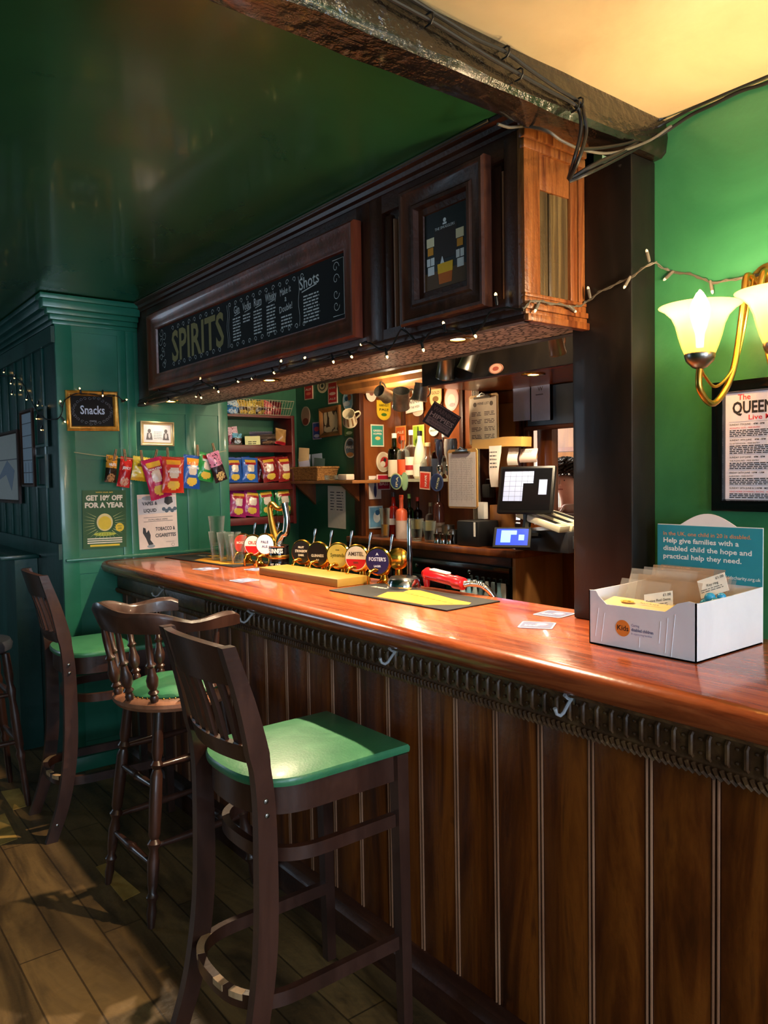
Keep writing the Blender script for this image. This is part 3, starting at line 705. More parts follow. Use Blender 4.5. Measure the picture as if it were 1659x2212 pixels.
wl = thing('wall_lamp', 'lit two-arm brass wall lamp with amber glass bell shades on the green wall', 'wall lamp', lp)
Tw = facing('W', (0, 0, 0))
b = B()
for rx, z0, z1 in ((.052, 0, .010), (.042, .010, .018), (.026, .018, .028)):
    b.disc(0, 0, rx, z1, 'gold_metal', ry=rx*1.25, t=z1-z0, T=Tw)
b.done('wall_plate', wl)
SH = [Vector((-.235, .045, -.17)), Vector((-.235, -.135, -.17))]
for c in SH:
    s = 1 if c.y > 0 else -1
    b = B(); b.tube(crv([(-.02, s*.01, .0), (-.07, s*.02, .03), (-.09, s*.02, -.05), (-.12, c.y*.4+s*.01, -.20), (-.18, c.y*.9, -.275), (c.x, c.y, -.245), (c.x, c.y, -.185)], 42), .0075, 'gold_metal', 10)
    b.tube(crv([(-.05, s*.015, .03), (-.075, s*.01, -.02), (-.11, c.y*.5, -.17), (-.17, c.y*.85, -.235), (c.x+.02, c.y*.97, -.215), (c.x, c.y, -.19)], 40), .0035, 'gold_metal', 8)
    b.done('arm', wl)
    T = Tr(c)
    b = B(); b.lathe([(.006, -.03), (.016, -.026), (.030, -.012), (.034, 0), (.033, .006)], 'steel', T, 20); b.done('cup', wl, 'dark bronze cup')
    b = B(); pr = [(.033, .004), (.040, .022), (.047, .045), (.053, .07), (.062, .09), (.078, .106), (.090, .113)]
    b.lathe(pr+[(r-.003, z+.0005) for r, z in reversed(pr)], 'shade', T, 36, cap=False); b.done('shade', wl, 'glowing amber glass bell shade')
    b = B(); b.lathe([(.008, .02), (.010, .05), (.020, .085), (.022, .105), (.017, .125), (.008, .142), (.001, .150)], mat('ffe9b8', .3, emit=22., ecol='ffd48a'), T, 18); b.done('bulb', wl, 'lit candle bulb')
    for yy in (0, -1.75): point('wall_lamp_bulb', lp+c+Vector((0, yy, .135)), 12 if yy == 0 else 40, WARM, .022)  # the offset, stronger pair belongs to the added second lamp
w2_ = copytree(wl, Tr(lp.x, lp.y-1.75, lp.z), 'added second brass two-arm wall lamp, unseen, further along the green wall past the poster')  # lamp added out of view for more light on bar front and floor
# live-music poster in a black frame
pw, ph = .60, .40
p0 = at(1541, 828, X=WX-.012); p1 = at(1541, 1103, X=WX-.012)
hh = (p0.z-p1.z)/2; hw = .125
T = facing('W', (WX, p0.y-hw, (p0.z+p1.z)/2), 0, .002)
po = thing('live_music_poster', 'white live music poster in a black frame under the wall lamp', 'poster', T)
b = B(); frame4(b, hw, hh, [(0, 0), (0, .018), (.010, .020), (.026, .014), (.03, .005), (.03, 0)], 'black_gloss'); b.done('frame', po)
b = B(); iw, ih = hw-.028, hh-.028; b.rect(-iw, -ih, iw, ih, .005, mat('dfe3f5', .5), .004)
z = .0056; tx = mat('23232a', .6); rd = mat('d3283c', .6)
cx_ = .045
b.text('The', -iw+.050, ih-.020, z, .020, rd, .010, width=.032); b.text('QUEENS', -iw+.020, ih-.053, z, .041, tx, .030, align='L', width=.118); b.text('Live Music', -iw+.060, ih-.070, z, .017, rd, .010, align='L', width=.092)
y = ih-.083
ent = [('SUNDAY 7TH JUNE    4PM - 8PM', 'ACOUSTIC DUO - FREE ENTRY', 4), ('SUNDAY 14TH JUNE    4PM - 8PM', 'DJ AFTERNOON - FREE ENTRY', 5), ('SUNDAY 21ST JUNE    4PM - 8PM', 'THE PLEASURES - FREE ENTRY', 4), ('FRIDAY 26TH JUNE  10PM - 1AM', 'KARAOKE - FREE ENTRY', 4), ('SUNDAY 28TH JUNE & 2.30PM - MIDNIGHT', 'DEAD HORSE DOWNHILL RACING - ALL DAY', 3)]
for a, c, n in ent:
    b.rect(-iw+.012, y+.0085, iw-.01, y+.0090, z, tx)
    b.text(a, -iw+.013, y, z, .0062, tx, .008, align='L'); b.text(c, -iw+.013, y-.0085, z, .0056, rd if c[0] in 'AD' and n != 5 else tx, .003, align='L')
    b.lines(-iw+.013, iw-.02, y-.0115, n, .0044, .0025, z, tx, n, .010); y -= .0115+n*.0044+.0095
b.done('sheet', po, 'white sheet headed with black and red lettering')
# fairy lights: one string per run, each lamp a part
warm_tip = mat('ffe2a0', .4, emit=6., ecol='ffcf7a'); dim_tip = mat('e9dcae', .4, emit=.5, ecol='ffe6b0')
def fairy(name, label, wire, tips, rgap=.0022, sock='black', wm='cable', lit=None):
    t = thing(name, label, 'fairy lights', wire[0])
    o0 = Vector(wire[0])
    b = B(); W = [Vector(p)-o0 for p in crv(wire, 6*len(wire))]
    b.tube(W, rgap, wm, 6)
    W2 = [p+Vector((0, .004*math.sin(i*1.3), .004*math.cos(i*1.3))) for i, p in enumerate(W)]; b.tube(W2, rgap*.8, wm, 6)
    b.done('cable', t)
    for i, (a, c) in enumerate(tips):
        a = Vector(a)-o0; c = Vector(c)-o0; d = (c-a).normalized(); L = .034
        b = B(); b.tube([a, a+d*.006, a+d*L*.78, a+d*L*.8], [.003, .0045, .0045, .003], sock, 8); s = b.done('bulb_holder', t)
        b = B(); b.tube([a+d*L*.78, a+d*L*.95, a+d*L*1.05], [.0036, .0036, .0012], warm_tip if (lit is None or i in lit) else dim_tip, 8); b.done('bulb', s)
    return t
xc = FX-.022
def cpt(x, y, X=xc): return at(x, y, X=X)
wp = [(300, 868), (345, 845), (392, 850), (430, 826), (470, 838), (520, 822), (560, 815), (607, 800), (665, 785), (720, 770), (765, 757), (790, 740), (838, 757), (868, 712), (905, 740), (940, 712), (985, 716), (1030, 716), (1066, 670), (1130, 668)]
tp = [(339, 836, 345, 845), (309, 877, 318, 866), (370, 876, 362, 858), (428, 811, 438, 828), (421, 863, 428, 846), (439, 868, 430, 850), (455, 838, 470, 838), (473, 850, 468, 834), (522, 832, 508, 818), (540, 821, 552, 812), (596, 812, 586, 795), (607, 780, 603, 796), (661, 770, 650, 782), (721, 785, 716, 765), (764, 778, 752, 758), (775, 747, 792, 738), (838, 778, 832, 752), (875, 684, 872, 712), (916, 762, 910, 736), (955, 688, 964, 718), (1030, 732, 1018, 708), (1070, 630, 1074, 660)]
fairy('fairy_light_string', 'string of little warm bulbs clipped along the lower edge of the bar canopy', [cpt(*p) for p in wp], [(cpt(c, d), cpt(a, bb)) for a, bb, c, d in tp])
# second run: round the pine end, over the post to the wall lamp
ye = 1.34
W1 = [at(1130, 668, Y=ye), at(1150, 650, Y=ye), at(1190, 655, Y=ye), at(1240, 662, Y=ye), at(1262, 655, X=1.775), at(1300, 628, X=1.775), at(1360, 600, X=1.775), at(1410, 568, X=1.775), at(1440, 583, X=WX-.012), at(1500, 595, X=WX-.012), at(1540, 610, X=WX-.02), at(1600, 600, X=WX-.03), at(1650, 590, X=WX-.03)]
q = lambda x, y, X=1.773: at(x, y, X=X)
tps = [(at(1165, 652, Y=ye), at(1152, 680, Y=ye)), (at(1228, 660, Y=ye), at(1242, 672, Y=ye)), (q(1275, 645), q(1268, 610)), (q(1362, 596), q(1348, 622)), (q(1403, 566), q(1394, 530)), (at(1455, 585, X=WX-.014), at(1432, 607, X=WX-.014)), (at(1534, 606, X=WX-.02), at(1540, 638, X=WX-.02))]
fairy('fairy_light_string', 'string of unlit pale bulbs sagging from the pine canopy end to the wall lamp', W1, tps, .0022, 'cable_pale', 'cable_pale', lit=())
# left: lights on the end wall and partition
W3 = [at(269, 868, Y=EY-.03), at(250, 855, Y=EY-.03), at(222, 855, Y=EY-.03), at(170, 850, Y=EY-.035), at(140, 865, Y=EY-.03), at(130, 900, Y=EY-.03), at(100, 905, X=1.09), at(75, 880, X=1.09), at(50, 830, X=1.09), at(20, 812, X=1.09), at(-20, 815, X=1.09)]
q3 = lambda x, y: at(x, y, Y=EY-.032)
tp3 = [(q3(176, 852), q3(169, 828)), (q3(134, 880), q3(128, 858)), (q3(132, 900), q3(141, 912)), (q3(222, 842), q3(222, 860)), (q3(262, 868), q3(272, 864))]+[(at(x+3, y-14, X=1.095), at(x, y, X=1.095)) for x, y in ((7, 810), (30, 822), (22, 834), (43, 848), (56, 868), (80, 880), (78, 909), (88, 933), (24, 857))]
fairy('fairy_light_string', 'string of tiny lit bulbs looping over the Snacks sign and away along the left partition', W3, tp3)
# cables on the beam and along the wall
def cable(label, pts, r=.0045, m='cable', grp='black cables stapled along the beam'):
    o0 = Vector(pts[0]); b = B(); b.tube([Vector(p)-o0 for p in crv(pts, 8*len(pts))], r, m, 8)
    o = b.done('cable'); o.location = o0; tag(o, label, 'cable', grp); return o
bc = lambda x, y: at(x, y, Y=1.166)
cable('black cable running highest along the beam against the cream ceiling', [bc(x, y) for x, y in ((860, -20), (960, 42), (1030, 84), (1092, 112), (1145, 150), (1200, 188), (1252, 222))]+[at(1262, 250, Y=1.15), at(1266, 290, Y=1.15), at(1250, 345, Y=1.15), at(1230, 388, Y=1.20)])
cable('black cable running lower along the side of the beam', [bc(x, y) for x, y in ((810, -20), (925, 42), (1000, 88), (1060, 125), (1122, 160), (1190, 198), (1243, 228))]+[at(1255, 262, Y=1.16), at(1252, 300, Y=1.16), at(1240, 345, Y=1.16), at(1228, 385, Y=1.21)])
wc = lambda x, y, d=.012: at(x, y, X=WX-d)
cable('thick black cable running under the cream ceiling along the green wall', [wc(1700, 120), wc(1659, 148), wc(1600, 175), wc(1540, 205), wc(1480, 230), at(1420, 262, X=1.87), at(1380, 305, Y=1.19), at(1330, 335, Y=1.17), at(1280, 358, Y=1.17), at(1232, 388, Y=1.2)], .006)
cable('thin black cable sagging below the thick one on the green wall', [wc(1700, 150), wc(1659, 178), wc(1600, 197), wc(1540, 226), wc(1490, 250), at(1430, 290, X=1.87), at(1380, 318, Y=1.19), at(1320, 350, Y=1.17), at(1270, 375, Y=1.17), at(1230, 392, Y=1.2)], .0045)
cable('middle black cable of the bundle on the green wall', [wc(1700, 137, .02), wc(1659, 163, .02), wc(1580, 195, .02), wc(1500, 232, .02), at(1420, 275, X=1.86), at(1370, 305, Y=1.185), at(1310, 318, Y=1.17), at(1260, 322, Y=1.16)], .004)
cable('grey wire looping over the pine canopy end under the beam', [at(1075, 268, Y=1.30), at(1100, 275, Y=1.30), at(1135, 273, Y=1.29), at(1180, 282, Y=1.20), at(1215, 305, Y=1.18), at(1265, 325, Y=1.17), at(1325, 330, Y=1.17), at(1400, 305, Y=1.18), at(1450, 272, X=1.87)], .0035, 'cable_pale')
clip = None
for i, (x, y) in enumerate(((928, 40), (1093, 112), (1122, 160), (1243, 228), (1252, 222))):
    p = bc(x, y); b = B(); b.tube([(0, .012, -.011), (0, -.004, -.011), (0, -.010, -.004), (0, -.010, .006), (0, -.004, .011), (0, .012, .011)], .0022, 'black', 6)
    o = b.done('cable_clip') if clip is None else clip.copy()
    if clip: C.objects.link(o)
    clip = clip or o
    o.location = p; tag(o, 'small black cable clip on beam, '+['topmost in the photo', 'upper one halfway along the beam', 'lower one halfway along the beam', 'lower of the two over the pine end', 'higher of the two over the pine end'][i], 'clip', 'cable clips on the beam')
# ================================================================ charity box
bx0 = Vector((1.549, 1.172, BZ)); bw, bd, bh = .281, .296, .131
ct = thing('charity_box', 'white cardboard charity counter box with teal header, orange logo and slumped front', 'box', facing('W', (1.549, 1.172-.1405, BZ+.001)))
# local frame: x right (towards camera right), y up, z towards the drinker
h2 = bw/2; t = .003
b = B(); T9 = Matrix(((1, 0, 0, 0), (0, 1, 0, 0), (0, 0, 1, 0), (0, 0, 0, 1)))
# front wall cut down in the middle
fp = [(-h2, 0), (h2, 0), (h2, bh), (h2-.018, bh+.002), (h2-.045, bh-.006), (h2-.075, bh-.028), (-h2+.05, bh-.030), (-h2+.028, bh-.012), (-h2+.020, bh), (-h2, bh)]
b.poly(fp, -t, 0, 'cardboard'); fw = b.done('front', ct, 'creased white front with orange circle logo')
b = B()
b.disc(-h2+.096, .050, .0195, .0008, mat('ee8a2e', .6), ry=.0195, t=.0006); b.text('Kids', -h2+.096, .045, .0010, .017, mat('151515', .6), .012, width=.032)
b.text('Caring', -h2+.119, .058, .0006, .008, mat('6b6f9a', .6), .002, align='L'); b.text('disabled children', -h2+.119, .047, .0006, .0105, mat('3a3f7a', .6), .012, align='L', width=.058); b.text('& supporting families', -h2+.119, .039, .0006, .0065, mat('8a8fb5', .6), .001, align='L', width=.054)
for x0, y0, x1, y1 in ((-h2+.018, .02, -h2+.028, .09), (-h2+.035, .01, -h2+.045, .08), (h2-.075, .01, h2-.068, .09), (h2-.06, .004, h2-.05, .10), (h2-.09, .03, h2-.086, .08), (-h2+.14, .012, -h2+.141, .035)):
    b.tube([(x0, y0, .0002), (x1, y1, .0002)], .0007, 'cardboard', 5)
b.done('front_print', fw, 'orange circle logo and small print')
# tan inner lip folded back over the front
b = B(); b.raw([(-h2+.028, bh-.030, -.004), (h2-.075, bh-.028, -.004), (h2-.060, bh-.018, -.050), (-h2+.040, bh-.016, -.045)], [(0, 1, 2, 3)], mat('e8c88a', .6))
b.raw([(-h2+.028, bh-.032, -.004), (h2-.075, bh-.030, -.004), (h2-.060, bh-.020, -.050), (-h2+.040, bh-.018, -.045)], [(3, 2, 1, 0)], 'inside_card')
Tl = Matrix(((1, 0, 0, 0), (0, .25, 0, bh-.027), (0, -.96, 0, -.012), (0, 0, 0, 1)))
Tl = Matrix.Translation((0, bh-.0225, -.026)) @ Matrix.Rotation(math.radians(-75), 4, 'X')
b.disc(-.05, 0, .019, .0025, mat('f2b72e', .6), ry=.007); b.text('£1.00', -.05, -.004, .003, .009, 'black', .006); b.text('Thank you for helping', .01, -.003, .003, .008, mat('2a2a2a'), .008, width=.05)
b2 = b; 
for v in [v for v in b.bm.verts if v.co.z > .001]: v.co = Tl @ v.co
b.done('price_lip', ct, 'cream inner lip printed in yellow and black')
b = B(); T_ = Matrix.Rotation(PI/2, 4, 'Y')
def side(x, tt):
    b = B(); pts = [(0, 0), (bd, 0), (bd, bh+.005), (bd*.5, bh), (.02, bh-.002), (0, bh)]
    return b.raw([(x, p[1], -p[0]) for p in pts]+[(x+tt, p[1], -p[0]) for p in pts], [(5, 4, 3, 2, 1, 0), (6, 7, 8, 9, 10, 11)]+[(i, (i+1) % 6, 6+(i+1) % 6, 6+i) for i in range(6)], 'cardboard')
side(h2-t, t).done('side', ct); side(-h2, t).done('side', ct)
b = B(); b.box(-h2, 0, -bd, h2, t, 0, 'cardboard'); b.done('base', ct)
b = B(); b.box(-h2, 0, -bd-t, h2, .278, -bd, 'cardboard'); pts = [(-.075+.15*k/16, .278+.030*math.sin(PI*k/16)) for k in range(17)]
b.poly(pts, -bd-t, -bd, 'cardboard', Tr(.0, 0, 0)); b.done('back', ct, 'tall white back with rounded tab')
b = B(); b.rect(-h2, .135, h2, .276, -bd+.0012, mat('2a93a8', .5), .001)
z = -bd+.0018; wt = mat('f6fbfa', .5); L0 = -h2+.017
b.text('In the UK, one child in 20 is disabled.', L0, .249, z, .0145, mat('f09a5c', .5), .006, align='L', width=.236)
b.text('Help give families with a', L0, .230, z, .018, wt, .022, align='L', width=.206); b.text('disabled child the hope and', L0, .209, z, .018, wt, .022, align='L', width=.238); b.text('practical help they need.', L0, .188, z, .018, wt, .022, align='L', width=.213)
b.lines(L0, L0+.08, .166, 3, .006, .0022, z, wt, 3, .01); b.text('kidscharity.org.uk', h2-.004, .148, z, .012, wt, .01, align='R')
b.done('header', ct, 'teal header with white lettering')
# plastic bags of keyrings and cards standing in the box
ORD = ' second third fourth fifth sixth seventh eighth ninth tenth eleventh twelfth thirteenth fourteenth fifteenth'.split(' '); ORD = [''] + ORD[1:]
rnd = random.Random(11)
def bag(i, x, zd, w, h, tilt, yaw, m):
    T = ct.matrix_world @ Tr(x, .035, zd) @ Matrix.Rotation(yaw, 4, 'Y') @ Matrix.Rotation(tilt, 4, 'X')
    b = B(); vs = []; fs = []; n = 6
    for side_ in (1, -1):
        for j in range(n+1):
            for k in range(n+1):
                u, v = j/n, k/n; th = .0035*math.sin(PI*u)*math.sin(PI*v)+.0008*rnd.random()
                vs.append((-w/2+w*u, h*v, side_*th))
    for s_ in (0, 1):
        o = s_*(n+1)**2
        for j in range(n):
            for k in range(n):
                f = (o+j*(n+1)+k, o+(j+1)*(n+1)+k, o+(j+1)*(n+1)+k+1, o+j*(n+1)+k+1); fs.append(f if s_ == 0 else f[::-1])
    b.raw(vs, fs, m); o = b.done('plastic_bag'); o.matrix_world = T
    return tag(o, ('hindmost' if i == 0 else 'frontmost' if i == 15 else ORD[i]+' from the back')+' of the limp plastic bags filed in the charity box', 'bag', 'clear plastic bags in the charity box')
for i in range(16):
    zd = -.262+i*.0145; bag(i, rnd.uniform(-.045, .035)-(.02 if i % 3 == 0 else 0), zd, rnd.uniform(.14, .18), rnd.uniform(.125, .156), -.35+rnd.uniform(-.12, .1), rnd.uniform(-.06, .06), 'film' if i % 2 else 'film_tan')
def pcard(x, y, zd, roll, l1, l2, label, w=.062, h=.038):
    T = ct.matrix_world @ Tr(x, y, zd) @ Matrix.Rotation(-.35, 4, 'X') @ Rz(roll)
    b = B(); b.rect(-w/2, -h/2, w/2, h/2, 0, 'white', .001); b.text(l1, w/2-.004, h/2-.010, .0003, .009, 'black', .01, align='R'); b.text(l2, 0, h/2-.021, .0003, .0085, 'black', .006); b.lines(-w/2+.004, w/2-.004, h/2-.026, 2, .005, .002, .0003, mat('777777'), 2, .01)
    o = b.done('price_card'); o.matrix_world = T; tag(o, label, 'card')
pcard(.02, .118, -.045, 14, '£1.00', 'Festive Red Gems', 'white card reading Red Gems leaning at the front of the charity box', .072)
pcard(.095, .150, -.15, 24, '£1.00', 'Key ring', 'tilted white price card beside the blue beads in the charity box', .068, .045)
for i, (x, y, zz, r) in enumerate(((.108, .126, -.115, .013), (.124, .118, -.11, .012), (.099, .113, -.108, .011), (.118, .108, -.098, .011), (.13, .13, -.125, .010))):
    b = B(); b.lathe([(r*math.sin(PI*(k+.01)/8.02), -r*math.cos(PI*(k+.01)/8.02)) for k in range(9)], mat('2f9ed0', .3), I4, 14); o = b.done('blue_ball'); o.matrix_world = ct.matrix_world @ Tr(x, y, zz)
    tag(o, ['upper left', 'middle', 'leftmost', 'lowest', 'rightmost'][i]+' bright blue ball in the clear bag at the right of the charity box', 'ball', 'blue balls in the charity box')
# ================================================================ things lying on the bar
def flat(x, y, name, label, cat, yaw=0, grp=None):
    """frame on the counter, local x along the bar towards the camera, y away from the drinker"""
    p = at(x, y, Z=BZ+.0005); return thing(name, label, cat, facing('U', (p.x, p.y, BZ+.0005), yaw), grp)
def towel(T, L_, W_, label):
    t = thing('bar_runner', label, 'bar runner', T)
    b = B(); b.box(-L_/2, -W_/2, 0, L_/2, W_/2, .004, 'black_rubber', bev=.0015); m_ = b.done('mat', t)
    b = B(); ye = mat('c4871c', .7); z0, z1 = .0041, .0048
    b.poly([(L_*v[0], W_*v[1]) for v in ((-.08, -.46), (.30, -.46), (.47, -.02), (.44, .10), (.30, .14), (.05, .30), (-.08, .38), (-.14, .30), (-.10, .10), (-.17, -.05))], z0, z1, ye)
    dk = mat('5a4310', .8)
    for k in range(9):
        u = -.10+k*.055; b.poly([(L_*(u), W_*(.05-.02*k)), (L_*(u+.05), W_*(.10-.025*k)), (L_*(u+.05), W_*(.06-.025*k))], z1, z1+.0003, dk)
    b.rect(-L_*.10, -W_*.47, L_*.30, -W_*.42, z1+.0003, dk, .0003)
    b.text('STRONGBOW', -L_*.34, W_*.12, z0+.0006, .026, mat('d8d2c0', .7), .02, width=.085); b.rect(-L_*.30, W_*.22, -L_*.19, W_*.40, z0+.0006, mat('d9a72c', .7))
    b.done('print', m_, 'yellow print and white lettering'); return t
def quadframe(ps):
    P = [at(x, y, Z=BZ+.001) for x, y in ps]; c = sum(P, Vector())/4
    d = ((P[3]-P[0])+(P[2]-P[1])).normalized(); L_ = ((P[3]-P[0]).length+(P[2]-P[1]).length)/2; W_ = ((P[1]-P[0]).length+(P[2]-P[3]).length)/2
    n = Vector((0, 0, 1)); u = n.cross(d); T = Matrix((d, u, n)).transposed().to_4x4(); T.translation = (c.x, c.y, BZ+.0008); return T, L_, W_
T, L_, W_ = quadframe(((713, 1275), (820, 1262), (1075, 1298), (970, 1323))); towel(T, L_, W_, 'black rubber bar runner with yellow print lying nearest the charity box')
T, L_, W_ = quadframe(((372, 1204), (428, 1197), (580, 1213), (520, 1229))); towel(T, L_, W_, 'black rubber bar runner with yellow print at the far end of the bar')
def coaster(x, y, yaw, label, r=.047):
    t = flat(x, y, 'beer_mat', label, 'beer mat', yaw, 'beer mats on the bar')
    b = B(); pts = []
    for cx_, cy_, a0 in ((r-.01, r-.01, 0), (-r+.01, r-.01, 90), (-r+.01, -r+.01, 180), (r-.01, -r+.01, 270)):
        for k in range(5): a = math.radians(a0+k*22.5); pts.append((cx_+.01*math.cos(a), cy_+.01*math.sin(a)))
    b.poly(pts, 0, .0014, mat('aab0c6', .7)); b.poly([(p[0]*.9, p[1]*.9) for p in pts], .0014, .0017, mat('5c6284', .7))
    b.disc(.012, .008, .018, .0021, mat('d8788a', .7)); b.disc(.012, .008, .013, .0023, mat('e4e4ee', .7)); b.text('beer', -.012, -.02, .0024, .022, mat('f4f4f8', .7), .02)
    b.done('printed_card', t); return t
for (x, y, yaw, l) in ((1160, 1351, 32, 'pale square beer mat in front of the charity box, nearest the drinker'), (1197, 1327, 8, 'pale beer mat against the foot of the black post'), (750, 1261, 10, 'pale beer mat tucked behind the near bar runner'), (528, 1254, 5, 'pale beer mat alone in the middle of the bar front'), (444, 1229, 10, 'pale beer mat by the front edge of the far bar runner'), (556, 1230, 8, 'pale beer mat between the far runner and the wooden drip board')):
    coaster(x, y, yaw, l)
# wooden drip board in front of the taps
T = Tr(1.70, 2.68, BZ+.0005) @ Rz(2)
b = B(); b.box(-.070, -.285, 0, .075, .285, .032, mat('94742c', .45), bev=.003); o = b.done('drip_board'); place(o, T); tag(o, 'low yellow-brown wooden board in front of the beer taps', 'board')
# ---- beer taps with round lens badges
def tap(x, y, cols, words, label, X=1.835, name='beer_tap', yaw=None, r=.047):
    c = at(x, y, X=X-.04); by = c.y
    T = Tr(X, by, BZ); t = thing(name, label, 'beer tap', T, 'round-badge beer taps')
    zc = c.z-BZ
    b = B(); b.lathe([(.030, 0), (.032, .006), (.022, .012), (.016, .022), (.014, zc-.055), (.024, zc-.045), (.030, zc-.03), (.026, zc-.01)], 'brass', I4, 20); b.done('column', t)
    yw = 180+26 if yaw is None else yaw
    Tb = facing(yw, (-.028, 0, zc))
    b = B(); b.lathe([(r*.6, -.038), (r*.98, -.024), (r*1.16, -.010), (r*1.20, 0), (r*1.12, .006), (r*1.02, .007)], 'brass', Tb, 32); hd = b.done('badge_housing', t)
    b = B(); z = .009; b.disc(0, 0, r*1.03, z, mat(cols[0], .3, coat=.5), t=.003)
    if len(cols) > 2: b.poly([(r*.96*math.cos(a), r*.96*math.sin(a)) for a in [math.radians(185+170*k/16) for k in range(17)]], z, z+.0004, mat(cols[2], .3))
    for w_, yy, s, wd in words: b.text(w_, 0, yy, z+.0008, s, mat(cols[1], .4), .02, T=I4, width=wd)
    for v in b.bm.verts: v.co = Tb @ v.co
    b.done('badge', hd, 'round printed lens badge')
    b = B(); b.tube([(-.012, 0, .05), (-.05, 0, .058), (-.072, 0, .050), (-.078, 0, .036)], [.008, .008, .007, .006], 'brass', 10); b.lathe([(.006, 0), (.005, -.03), (.004, -.034)], 'brass', Tr(-.078, 0, .038), 10); b.done('spout', t)
    b = B(); b.turned((.02, 0, zc-.04), (.045, 0, zc+.10), [(0, .006), (.2, .004), (.75, .0045), (.85, .0075), (1, .006)], 'chrome', 10); b.done('handle', t, 'slim chrome tap handle')
near = [(648, 1193, ('1c1a1c', 'f2e6d0'), (('STRONGBOW', .0, .016, .062), ('DARK', -.017, .013, .03), ('FRUIT', .018, .012, .03)), 'brass beer tap with a dark cider badge next to the harp font'),
 (683, 1198, ('1a1414', 'efe3c8'), (('GUINNESS', -.010, .016, .062), ('0.0', -.026, .010, .014)), 'brass beer tap with a black Guinness badge, second beyond the harp font'),
 (726, 1201, ('e4d464', '5a5a20'), (('Symonds', -.004, .022, .066), ('CIDER', .022, .008, .02)), 'brass beer tap with a pale yellow Symonds badge'),
 (766, 1206, ('efe6cc', '4a3a2a', 'd8242c'), (('AMSTEL', .010, .022, .070), ('BIER', -.022, .012, .024)), 'brass beer tap with a white and red Amstel badge'),
 (812, 1213, ('2b2450', 'f2eef6'), (("FOSTER'S", .002, .020, .074), ('LAGER', -.022, .011, .03), ('A', .024, .014, .012)), "brass beer tap with a dark blue Foster's badge, nearest of the taps")]
for x, y, c_, w_, l in near: tap(x, y, c_, w_, l)
far_ = [(520, 1175, ('d8331f', 'f6e6d8'), (('MORETTI', 0, .018, .06),), 'brass beer tap with a red oval badge beside the stacked glasses'),
 (543, 1178, ('f0e6da', 'c02020', 'd02024'), (('CRUZ', .006, .02, .05),), 'brass beer tap with a white and red badge in the far group'),
 (569, 1176, ('e6dfe6', '3a3a6a'), (('PALE', .006, .016, .04), ('ALE', -.014, .014, .03)), 'brass beer tap with a white badge half behind the harp font')]
for x, y, c_, w_, l in far_: tap(x, y, c_, w_, l, 1.80, yaw=180+30, r=.044)
# turned-away side tap and the slim black pump with chrome drip collar
p = at(850, 1224, X=1.86)
t = thing('beer_tap', 'brass beer tap seen edge-on, closest to the slim black pump', 'beer tap', (1.87, p.y-.02, BZ), 'round-badge beer taps')
B().lathe([(.028, 0), (.03, .006), (.016, .02), (.014, .06), (.026, .075), (.026, .09)], 'brass', I4, 18).done('column', t); B().lathe([(.02, -.02), (.040, -.006), (.042, .004), (.036, .008), (.01, .014)], 'brass', facing(230, (-.01, -.01, .10)), 24).done('badge_housing', t)
p = at(872, 1262, Z=BZ); 
t = thing('hand_pump', 'slim black and chrome pump handle on a round chrome collar', 'pump', (1.80, at(872, 1255, X=1.80).y, BZ))
b = B(); b.lathe([(.062, 0), (.064, .01), (.060, .034), (.055, .040), (.03, .042)], 'chrome', I4, 32); cl = b.done('collar', t)
b = B(); b.lathe([(.052, .0405), (.048, .046), (.02, .048)], 'black', I4, 32); b.text('BEERMAT', 0, -.01, .0485, .02, 'chrome', .01, width=.07, T=facing('U', (0, 0, 0))); b.done('label', cl, 'black ring with pale script')
b = B(); b.turned((0.03, 0, .03), (.03, 0, .25), [(0, .011), (.30, .010), (.42, .012), (.5, .008), (.9, .0075), (1, .006)], 'black_gloss', 14); b.done('handle', t)
b = B(); b.turned((0.03, 0, .16), (.03, 0, .262), [(0, .0085), (.9, .008), (1, .004)], 'chrome', 12); b.done('handle_top', t, 'chrome upper handle')
# ---- harp font
hp = at(603, 1222, X=1.82); hx, hy = 1.82, hp.y
t = thing('harp_beer_font', 'black and chrome Guinness beer font topped with a golden harp', 'beer font', Tr(hx, hy, BZ) @ Rz(0))
zb = at(603, 1178, X=hx).z-BZ
b = B(); b.lathe([(.050, 0), (.050, .012), (.047, .016), (.047, zb-.07), (.047, zb-.006), (.044, zb)], 'black_gloss', I4, 36); b.done('base', t)
b = B(); b.lathe([(.0475, zb*.42), (.0485, zb*.44), (.0485, zb*.56), (.0475, zb*.58)], 'gold_metal', I4, 36, cap=False); b.lathe([(.046, zb-.008), (.0485, zb-.004), (.0485, zb), (.04, zb+.003)], 'chrome', I4, 36); b.done('band', t, 'gold and chrome bands')
b = B()
vs_, fs_, w_ = textmesh('GUINNESS', .02)
def wrap(b, st, zz, size, m, R=.0485, a0=208, span=66):
    vs, fs, w = textmesh(st, .02); A = math.radians(span)
    b.raw([(R*math.cos(math.radians(a0)-A/2+A*(v[0]/w)), R*math.sin(math.radians(a0)-A/2+A*(v[0]/w)), zz+v[1]*size) for v in vs], fs, m)
wrap(b, 'GUINNESS', zb*.68, .03, 'white', a0=216, span=92); wrap(b, 'EST. 1759', zb*.12, .014, 'white', a0=216, span=60)
b.done('lettering', t, 'white lettering')
Th = facing(212, (0, 0, zb))
H_ = at(603, 1086, X=hx).z-BZ-zb
b = B()
pil = crv([(-.010, 0, 0), (.020, .05*H_/.2, 0), (.038, .3*H_, 0), (.046, .6*H_, 0), (.040, .85*H_, 0), (.034, H_*.99, 0)], 30)
b.tube([Th @ p for p in pil], [.021-.009*i/len(pil)+.006*(i/len(pil))**4 for i in range(len(pil))], 'chrome', 16); b.done('pillar', t, 'curved chrome pillar')
